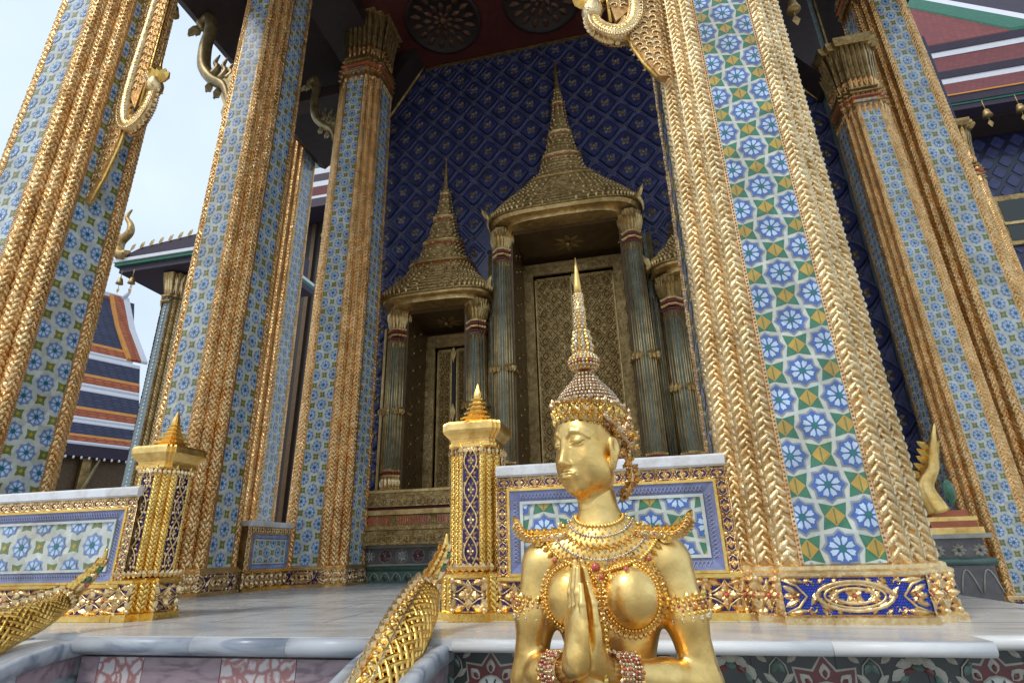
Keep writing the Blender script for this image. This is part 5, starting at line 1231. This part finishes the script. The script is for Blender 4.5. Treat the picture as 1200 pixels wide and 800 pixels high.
def body(P):
    d = ell(P, (-.11, 1.500, .240), (.140, .086, .130))
    d = smin(d, ell(P, (-.11, 1.500, .315), (.165, .070, .060)), .06)
    d = smin(d, ell(P, (-.112, 1.505, .08), (.100, .078, .16)), .08)
    d = smin(d, ell(P, (-.11, 1.51, -.12), (.155, .115, .13)), .10)
    d = smin(d, cap_(P, (-.108, 1.485, .35), (-.118, 1.482, .50), .052, .046), .045)
    for s_ in (-1, 1):
        d = smin(d, cap_(P, (-.11+s_*.05, 1.495, .372), (-.11+s_*.150, 1.495, .312), .026, .042), .05)
        d = smin(d, ell(P, (-.116+s_*.067, 1.430, .230), (.066, .064, .072)), .012)
    for sh, el_, wr in (((-.268, 1.492, .298), (-.306, 1.475, .050), (-.185, 1.345, .098)), ((.048, 1.492, .298), (.090, 1.480, .045), (-.108, 1.340, .094))):
        mid = tuple(np.array(sh)*.55+np.array(el_)*.45+V(0, -.004, 0))
        a = smin(cap_(P, sh, mid, .050, .045), cap_(P, mid, el_, .044, .040), .03)
        fm = tuple(np.array(el_)*.6+np.array(wr)*.4)
        a = smin(a, smin(cap_(P, el_, fm, .040, .037), cap_(P, fm, wr, .036, .024), .03), .02)
        d = smin(d, a, .022)
    return d
hcen = V(-.150, 1.305, 0)
def hands(P):
    d = None
    for s_ in (-1, 1):
        off = -hand_n*s_*.0135; c = hcen+off        # s_ = -1: viewer's left hand
        wr = V(-.185, 1.345, .098) if s_ < 0 else V(-.108, 1.340, .094)
        wr = wr if s_ < 0 else wr
        R = np.stack([hand_n, hand_d, V(0, 0, 1)], 1)
        a = ell(P, c+V(0, 0, .168)-hand_n*s_*.002, (.0165, .040, .058), R)
        a = smin(a, ell(P, c+V(0, 0, .128)-hand_n*s_*.006+hand_d*-.008, (.019, .030, .040), R), .02)
        a = smin(a, cap_(P, wr, c+V(0, 0, .118)-hand_n*s_*.004, .024, .022), .025)
        for q, (o, zb, zt, r) in enumerate(((.030, .188, .262, .0078), (.0125, .200, .294, .0088), (-.0055, .205, .308, .0092), (-.0235, .202, .292, .0088))):
            b0 = c+hand_d*o+V(0, 0, zb); m1 = c+hand_d*o*.86+V(0, 0, zb*.5+zt*.5)-hand_n*s_*.0015*(1 if q % 2 else .3)
            t1 = hcen+off*.62+hand_d*(o*.62)+V(-.001, 0, zt)
            fgr = smin(cap_(P, b0, m1, r*1.02, r*.95), cap_(P, m1, t1, r*.95, r*.60), .004); a = smin(a, fgr, .0025)
        th0 = c-hand_d*.036+V(0, 0, .150); a = smin(a, smin(cap_(P, th0, th0+V(0, 0, .032)-hand_d*.008, .011, .009), cap_(P, th0+V(0, 0, .032)-hand_d*.008, th0+V(0, 0, .062)+hand_d*.002, .009, .006), .006), .010)
        d = a if d is None else smin(d, a, .002)
    return d
def full(P): return smin(body(P), hands(P), .008)
v_, f_ = nets(body, (-.37, 1.22, -.22), (.16, 1.63, .475), .0042)
mesh_from('body', v_, f_, 'gold_leaf', ST)
v_, f_ = nets(hands, (-.22, 1.235, .070), (-.085, 1.375, .325), .0020)
mesh_from('hands', v_, f_, 'gold_leaf', ST)
RH = np.stack([HD, -HF, V(0, 0, 1)], 1)
def head(P):
    q = (P-HC_)@np.stack([HD, HF, V(0, 0, 1)], 1)      # local: lateral, forward, up
    ax = np.abs(q[:, 0]); S2 = np.stack([ax, q[:, 1], q[:, 2]], 1)
    d = ell(q, (0, -.008, .035), (.074, .092, .088))
    d = smin(d, ell(q, (0, .022, -.035), (.064, .064, .088)), .03)
    d = smin(d, ell(q, (0, .046, -.098), (.030, .030, .026)), .035)          # chin
    d = smin(d, ell(S2, (.040, .046, -.040), (.022, .024, .030)), .03)       # cheeks
    d = smin(d, ell(S2, (.047, .014, -.076), (.022, .038, .030)), .03)       # jaw
    d = smin(d, ell(q, (0, .060, .030), (.052, .022, .030)), .03)            # forehead
    d = smax(d, -ell(S2, (.0310, .0960, .0080), (.0250, .0145, .0185)), .010)  # sockets
    d = smin(d, ell(S2, (.0310, .0690, .0035), (.0220, .0175, .0155)), .004) # lidded eyes
    for a0, a1, r0, r1 in (((.0075, .0850, .004), (.0125, .0875, .0190), .0028, .0028), ((.0125, .0875, .0190), (.0260, .0865, .0290), .0028, .0026), ((.0260, .0865, .0290), (.0430, .0770, .0260), .0026, .0022), ((.0430, .0770, .0260), (.0610, .0570, .0110), .0022, .0014)):
        d = smin(d, cap_(S2, a0, a1, r0, r1), .007)                          # brows
    for a0, a1 in (((.010, .0800, -.0030), (.020, .0860, -.0085)), ((.020, .0860, -.0085), (.034, .0850, -.0090)), ((.034, .0850, -.0090), (.056, .0690, .0005))):
        d = smax(d, -cap_(S2, a0, a1, .0015, .0015), .003)                   # lower lid line
    for a0, a1 in (((.010, .0800, -.0010), (.026, .0865, .0010)), ((.026, .0865, .0010), (.055, .0690, .0020))):
        d = smax(d, -cap_(S2, a0, a1, .0011, .0011), .003)
    d = smin(d, cap_(q, (0, .084, .006), (0, .0975, -.046), .0060, .0100), .018)  # nose ridge
    d = smin(d, ell(q, (0, .0965, -.0495), (.0105, .0095, .0080)), .012)
    d = smin(d, ell(S2, (.0110, .0885, -.0530), (.0070, .0080, .0055)), .009)
    d = smax(d, -ell(S2, (.0062, .0950, -.0610), (.0030, .0045, .0028)), .003)
    d = smin(d, ell(q, (0, .078, -.080), (.026, .014, .014)), .014)
    d = smin(d, ell(S2, (.0085, .0885, -.0750), (.0120, .0062, .0040)), .005)  # upper lip
    d = smin(d, ell(S2, (.0200, .0825, -.0755), (.0080, .0045, .0028)), .005)
    d = smin(d, ell(q, (0, .0875, -.0840), (.0165, .0066, .0050)), .005)      # lower lip
    for a0, a1 in (((0, .0960, -.0800), (.012, .0935, -.0790)), ((.012, .0935, -.0790), (.029, .0790, -.0755))):
        d = smax(d, -cap_(S2, a0, a1, .0011, .0009), .002)
    d = smax(d, -ell(q, (0, .0930, -.0945), (.012, .006, .0045)), .006)
    e = ell(S2, (.0755, -.016, -.012), (.0075, .0190, .0330)); e = smin(e, ell(S2, (.0730, -.010, -.048), (.0060, .0100, .0200)), .010)
    e = smax(e, -ell(S2, (.0850, -.013, -.006), (.0070, .0110, .0200)), .004); d = smin(d, e, .006)
    return smin(d, cap_(P, (-.118, 1.482, .42), (-.118, 1.484, .52), .0465, .046), .022)
v_, f_ = nets(head, (-.245, 1.335, .425), (-.005, 1.60, .685), .0019)
mesh_from('head', v_, f_, 'gold_leaf', ST)

def hit(o, d, f=full, n=60, mx=.5):
    p = V(*o); d = nrmz(V(*d)); t = 0
    for _ in range(n):
        s_ = float(f((p+d*t)[None])[0])
        if s_ < .0008: return p+d*t
        t += max(s_*.8, .0008)
        if t > mx: return None
    return None
def hitmany(O, d, f=full, mx=.5):
    O = np.array(O, float); d = nrmz(V(*d)); t = np.zeros(len(O))
    for _ in range(70): t += np.clip(f(O+d*t[:, None])*.85, -.01, .05)
    P = O+d*t[:, None]; ok = (np.abs(f(P)) < .004) & (t < mx); return P, ok
def nor(P, f=full):
    e = .002; g = np.stack([f(P+V(e, 0, 0))-f(P-V(e, 0, 0)), f(P+V(0, e, 0))-f(P-V(0, e, 0)), f(P+V(0, 0, e))-f(P-V(0, 0, e))], 1); return g/np.linalg.norm(g, axis=1)[:, None]
# collar
CX, CZ = -.112, .405
def ringpts(a, b, n, t0=-115, t1=115):
    T = np.radians(np.linspace(t0, t1, n)); O = np.stack([CX+a*np.sin(T), np.full(n, 1.20), CZ-b*np.cos(T)], 1); P, ok = hitmany(O, (0, 1, 0), body); return P, ok, T
mb = MB(); rows = []
NT = 61
for k in range(9):
    a, b = .056+.0115*k, .022+.0125*k; P, ok, T = ringpts(a, b, NT, -100+k*2, 100-k*2); rows.append((P, ok))
for k in range(8):
    for j in range(NT-1):
        ids = [(k, j), (k, j+1), (k+1, j+1), (k+1, j)]
        if all(rows[a][1][b] for a, b in ids):
            q = np.array([rows[a][0][b] for a, b in ids]); nn = nor(q, body)*.004
            if max(np.ptp(q[:, 1]), 0) < .05: mb.add(q+nn, [(0, 1, 2, 3)], 'gold_leaf', True)
for k in range(9):
    a, b = .056+.0115*k, .022+.0125*k; n = int(2*pi*a*.55/.0075); P, ok, T = ringpts(a, b, n, -100+k*2, 100-k*2); Nn = nor(P, body)
    for i in range(n):
        if not ok[i] or P[i][1] > 1.53: continue
        if k in (0, 8): mb.ball(P[i]+Nn[i]*.005, .0052, 'gold_bright', 6)
        elif k in (2, 6): mb.ball(P[i]+Nn[i]*.006, .0038, 'jewel_white', 6)
        elif k == 4:
            if i % 2 == 0: flower(mb, P[i]+Nn[i]*.005, V(1, 0, 0), V(0, 0, 1), Nn[i], .011, 'gold_bright', 5, 'jewel_red' if i % 4 == 0 else 'jewel_white')
        else:
            tdir = P[min(i+1, n-1)]-P[max(i-1, 0)]; mb.leaf(P[i]+Nn[i]*.004, np.cross(Nn[i], tdir)*(1 if i % 2 else -1), Nn[i], .010, .007, .004, 'gold_bright' if i % 3 else 'jewel_white')
a, b = .056+.0115*8.2, .022+.0125*8.3; P, ok, T = ringpts(a, b, 23, -80, 80); Nn = nor(P, body)
for i in range(23):
    if ok[i]:
        big_ = i % 3 == 2; o = V(sin(T[i]), 0, -cos(T[i])); mb.leaf(P[i]+Nn[i]*.004, o, Nn[i], .030 if big_ else .018, .020 if big_ else .012, .007, 'gold_bright')
        if big_: mb.dome(P[i]+Nn[i]*.010+o*.008, Nn[i], .0065, .005, 'jewel_red', 8)
c = hit((-.125, 1.2, .285), (0, 1, 0), body)
if c is not None:
    n_ = V(0, -1, .1); mb.prism([c+V(-.024, -.006, .024), c+V(.024, -.006, .024), c+V(0, -.006, -.026)][::-1], (0, .004, 0), 'gold_bright'); mb.dome(c+V(0, -.008, .008), n_, .011, .007, 'jewel_red', 8)
mb.build('jewelled_collar', ST)
# breast rims
for s_ in (-1, 1):
    mb = MB(); cx, cz = -.116+s_*.067, .230
    for n, rx, rz, kind in ((54, .0610, .0680, 0), (34, .0665, .0735, 2), (44, .0705, .0775, 3)):
        T = np.linspace(0, 2*pi, n, endpoint=False); O = np.stack([cx+rx*np.cos(T), np.full(n, 1.20), cz+rz*np.sin(T)], 1); P, ok = hitmany(O, (0, 1, 0), body); Nn = nor(P, body)
        for i in range(n):
            if not ok[i] or P[i][1] > 1.475: continue
            o = V(cos(T[i]), 0, sin(T[i]))
            if kind == 0: mb.ball(P[i]+Nn[i]*.003, .0038, 'gold_bright', 6)
            elif kind == 1: mb.ball(P[i]+Nn[i]*.004, .0040, 'jewel_white' if i % 2 else 'gold_pale', 6)
            elif kind == 2: flower(mb, P[i]+Nn[i]*.004, V(1, 0, 0), V(0, 0, 1), V(0, -1, 0), .0105, 'gold_bright', 5, 'jewel_white')
            else: mb.leaf(P[i]+V(0, -.006, 0), o, V(0, -1, 0), .013, .012, .006, 'gold_pale', curl=.1)
    mb.build('breast_ornament', ST)
# girdle chain under the breasts
mb = MB(); n = 16
P, ok = hitmany(np.stack([np.full(n, -.112), np.full(n, 1.2), np.linspace(.17, .02, n)], 1), (0, 1, 0), body)
mb.tube([p+V(0, -.002, 0) for p in P], .003, 'gold_bright', 5)
for i in range(n): mb.ball(P[i]+V(0, -.004, 0), .0075 if i % 2 else .005, 'gold_bright', 6)
mb.build('chain', ST)
mb = MB(); flower(mb, (.022, 1.428, .222), V(1, 0, 0), V(0, 0, 1), V(.2, -1, 0), .018, 'gold_bright', 6, 'jewel_red'); mb.build('brooch', ST)
def band(mb, c, ax, r, n, rowsdef, drop=None):
    ax = nrmz(V(*ax)); a = V(0, 1, 0) if abs(ax[1]) < .8 else V(1, 0, 0); u = nrmz(np.cross(ax, a)); w_ = np.cross(ax, u); c = V(*c)
    h = max(abs(o) for o, _, _ in rowsdef)
    mb.loft([[c+ax*z+(u*cos(2*pi*j/24)+w_*sin(2*pi*j/24))*(r+.002) for j in range(24)] for z in (-h, h)], 'gold_pale', True, True)
    for o, m, sz in rowsdef:
        for j in range(n): t_ = 2*pi*(j+(.5 if o > 0 else 0))/n; dd = u*cos(t_)+w_*sin(t_); mb.ball(c+ax*o+dd*(r+.004), sz, m if not isinstance(m, tuple) else m[j % len(m)], 6)
    if drop:
        for j in range(drop[0]): t_ = 2*pi*j/drop[0]; dd = u*cos(t_)+w_*sin(t_); mb.leaf(c-ax*h*1.0+dd*(r+.003), -ax, dd, drop[1], drop[2], .006, 'gold_pale'); mb.leaf(c+ax*h*1.0+dd*(r+.003), ax+dd*.2, dd, drop[1]*.8, drop[2], .006, 'gold_bright'); mb.ball(c-ax*(h+.008)+dd*(r+.007), .0035, 'jewel_white', 5)
for s_, c, ax in ((-1, (-.285, 1.485, .202), (.14, .02, 1)), (1, (.067, 1.486, .202), (-.14, .02, 1))):
    mb = MB(); band(mb, c, ax, .0475, 26, ((-.014, 'gold_bright', .0052), (-.005, ('bead_red', 'gold_bright'), .0050), (.005, ('gold_pale', 'bead_red'), .0050), (.014, 'gold_bright', .0052)), (14, .022, .017))
    for k in range(3): flower(mb, V(*c)+V(s_*-.03*0-.0+s_*.0, -.052, .0)+V((-.02+.02*k)*1.2, .004*abs(k-1), 0), V(1, 0, 0), V(0, 0, 1), V(0, -1, 0), .012, 'gold_bright', 5, 'jewel_red')
    mb.build('armlet', ST)
for c, ax in (((-.222, 1.379, .0865), (-.62, .56, -.1)), ((-.075, 1.362, .087), (.8, .5, -.1))):
    for k in range(4):
        pass
    mb = MB()
    band(mb, c, ax, .0325, 26, tuple((-.021+.0070*q, ('jewel_white', 'gold_crown') if q % 2 else ('bead_red', 'gold_pale', 'jewel_red'), .0040) for q in range(7)), (14, .010, .010)); mb.build('bracelet', ST)
# shoulder wings
for s_ in (-1, 1):
    mb = MB(); x0 = -.11+s_*.115
    P = spline([(x0-s_*.03, 1.445, .366), (x0+s_*.03, 1.450, .362), (x0+s_*.062, 1.452, .362), (x0+s_*.084, 1.455, .378), (x0+s_*.096, 1.457, .402)], 6)
    mb.tube(P, [.009*(1-i/len(P))**.6+.003 for i in range(len(P))], 'gold_pale', 8)
    for i in range(0, len(P)-2, 2): mb.leaf(P[i], V(s_*.6, 0, .9), (0, -1, 0), .028, .018, .008, 'gold_bright', curl=.2); mb.leaf(P[i], V(s_*.9, 0, -.3), (0, -1, 0), .022, .015, .006, 'gold_pale'); scroll(mb, P[i]+V(0, -.009, 0), V(s_, 0, 0), V(0, 0, 1), V(0, -1, 0), .009, 'gold_bright', 1, .3); mb.ball(P[i]+V(0, -.011, 0), .0032, 'jewel_red' if i % 4 == 0 else 'jewel_white', 6)
    flower(mb, P[8]+V(0, -.01, 0), V(1, 0, 0), V(0, 0, 1), V(0, -1, 0), .018, 'gold_bright', 5, 'jewel_white')
    mb.build('shoulder_wing', ST)
# crown
mb = MB(); CC = HC_+V(0, 0, 0)
def hl(a, f, u): return HC_+HD*a+HF*f+V(0, 0, u)
def ering(u, ra, rf, n, tilt=.0, cf=-.006): return [hl(ra*cos(2*pi*j/n), cf+rf*sin(2*pi*j/n), u+tilt*sin(2*pi*j/n)) for j in range(n)]
lv = [(.046, .072, .086), (.056, .080, .0945), (.072, .084, .0975), (.082, .085, .098), (.090, .082, .094), (.100, .085, .094), (.112, .074, .080)]
mb.loft([ering(u, a, f, 40, .006) for u, a, f in lv], 'gold_pale', True, True)
for u, ra, rf, n, kind in ((.046, .0745, .0885, 48, 0), (.057, .0815, .096, 44, 1), (.069, .0855, .1, 36, 2), (.080, .087, .101, 48, 1), (.090, .086, .100, 44, 0), (.094, .086, .100, 30, 3), (.100, .086, .097, 36, 2)):
    for j, p in enumerate(ering(u, ra, rf, n, .006)):
        o = p-hl(0, -.006, 0); o[2] = 0; o = nrmz(o); tg = V(-o[1], o[0], 0)
        if kind == 0: mb.ball(p, .0042, 'gold_bright', 5)
        elif kind == 1: mb.leaf(p-V(0, 0, .006), V(0, 0, 1)+tg*.5*(1 if j % 2 else -1), o, .020, .012, .006, 'gold_bright')
        elif kind == 2: flower(mb, p, tg, V(0, 0, 1), o, .0115, 'gold_bright', 5, 'jewel_white' if j % 2 else 'bead_red')
        else: mb.leaf(p, V(0, 0, 1)+o*.25, o, .024 if j % 2 else .017, .014, .007, 'gold_crown', curl=.3)
mb.build('crown_band', ST)
mb = MB(); AX = V(-.0035, 0, 0)      # spire centre drifts by a hair
def cp(u): return hl(0, -.006, u)+AX*max(0, (u-.1))*8*.35
for k, (u, r) in enumerate(((.108, .086), (.119, .082), (.130, .077), (.141, .070), (.152, .061), (.163, .051), (.174, .041), (.186, .032), (.198, .024))):
    n = max(12, int(2*pi*r/.0095)); mb.lathe(cp(u), [(r-.004, -.006), (r, 0), (r-.004, .006)], 'bead_red' if k % 3 == 2 else 'gold_pale', 28)
    for j in range(n): a = 2*pi*(j+.5*(k % 2))/n; mb.ball(cp(u)+V(r*cos(a), r*sin(a), 0), .0058, 'jewel_white' if (j+k) % 2 else 'gold_crown', 6)
for k, (u, r) in enumerate(((.216, .030), (.224, .038), (.232, .041), (.240, .041), (.248, .037), (.256, .029))):
    n = max(12, int(2*pi*r/.010)); mb.lathe(cp(u), [(r-.004, -.005), (r, 0), (r-.004, .005)], 'bead_red' if k == 2 else 'gold_pale', 24)
    for j in range(n):
        a = 2*pi*(j+.5*(k % 2))/n; p = cp(u)+V(r*cos(a), r*sin(a), 0); mb.ball(p, .0052, ('jewel_white', 'gold_bright', 'jewel_red')[(j+k) % 3 if k == 2 else (j+k) % 2], 6)
for k, (u, r) in enumerate(((.268, .024), (.280, .026), (.290, .021), (.302, .023), (.312, .018), (.322, .019))):
    mb.lathe(cp(u), [(r*.8, -.006), (r, 0), (r*.8, .006)], 'gold_pale', 18)
    for j in range(14): a = 2*pi*j/14; mb.leaf(cp(u)+V(r*cos(a), r*sin(a), -.004), (cos(a)*.35, sin(a)*.35, 1), (cos(a), sin(a), 0), .014, .010, .005, 'jewel_white' if j % 2 else 'gold_bright')
mb.lathe(cp(.33), [(.015, -.01), (.0145, .06), (.0185, .066), (.0185, .070), (.013, .076), (.0125, .108), (.0155, .114), (.012, .120)], 'gold_pale', 14)
for k in range(13):
    r = .0150 if k < 7 else .0130
    for j in range(8): a = 2*pi*(j+.5*(k % 2))/8; mb.ball(cp(.33+k*.0095)+V(r*cos(a), r*sin(a), 0), .0042, 'jewel_white' if (j+k) % 2 else 'gold_bright', 5)
mb.build('crown_tiers', ST)
mb = MB(); mb.lathe(cp(.445), [(.0125, 0), (.0105, .03), (.0065, .07), (.0012, .125)], 'gold_leaf', 14); mb.build('spire_tip', ST)
rnd = random.Random(5)     # filigree flame ornaments over and behind the ears
for s_ in (-1, 1):
    mb = MB()
    for q in range(4):
        P = spline([hl(s_*.080, .020-.016*q, .070-.010*q), hl(s_*.090, -.006-.014*q, .045-.014*q), hl(s_*.094, -.030-.012*q, .030-.016*q), hl(s_*.099, -.044-.006*q, .048-.014*q), hl(s_*.103, -.054-.003*q, .074-.018*q)], 5)
        mb.tube(P, [.0060*(1-i/len(P))**.5+.0018 for i in range(len(P))], 'gold_crown', 6)
        for i in range(0, len(P)):
            for nn in (HD*s_, -V(0, 1, 0)): mb.leaf(P[i], V(rnd.uniform(-1, 1), rnd.uniform(-.3, .3), rnd.uniform(-.5, 1)), nn, .016, .010, .005, 'gold_crown' if i % 3 else 'gold_bright', curl=.2)
            if i % 5 == 1: mb.ball(P[i]+HD*s_*.006, .0035, 'jewel_white', 6)
    for i in range(60):      # scrolls covering the temple in front of the ear
        a, f_, u_ = .076+rnd.uniform(0, .010), rnd.uniform(-.050, .040), rnd.uniform(.020, .085)
        if u_ < .03+max(0, f_)*1.1: continue
        scroll(mb, hl(s_*(a-abs(f_)*.12), f_, u_), HF, V(0, 0, 1), HD*s_, .008, 'gold_crown', 1 if i % 2 else -1, .28)
    P = spline([hl(s_*.078, -.036, -.02), hl(s_*.084, -.056, -.050), hl(s_*.086, -.062, -.085), hl(s_*.076, -.055, -.115), hl(s_*.055, -.045, -.130)], 6)
    mb.tube(P, .006, 'gold_crown', 6)
    for i in range(0, len(P), 1):
        for k in range(3): mb.leaf(P[i]+V(rnd.uniform(-.006, .006), 0, 0), V(rnd.uniform(-1, 1), rnd.uniform(-.5, .5), rnd.uniform(-.8, .8)), -V(0, 1, 0), .017, .011, .006, 'gold_bright' if k == 1 else 'gold_crown', curl=.2)
    mb.build('ear_flames', ST)
# lower garment and pedestal (below the frame)
mb = MB(); mb.lathe((-.11, 1.51, 0), [(.150, -.10), (.168, -.16), (.160, -.35), (.135, -.60), (.120, -.85), (.17, -.98)], 'gold_old', 28, sy=.8); mb.build('skirt', ST)
mb = MB(); mb.loft([redent(a, z, -.11, 1.51, .6) for a, z in ((.30, -1.32), (.30, -1.2), (.25, -1.17), (.25, -1.05), (.28, -1.02), (.28, -.97))], 'gold_old'); mb.build('pedestal', ST)
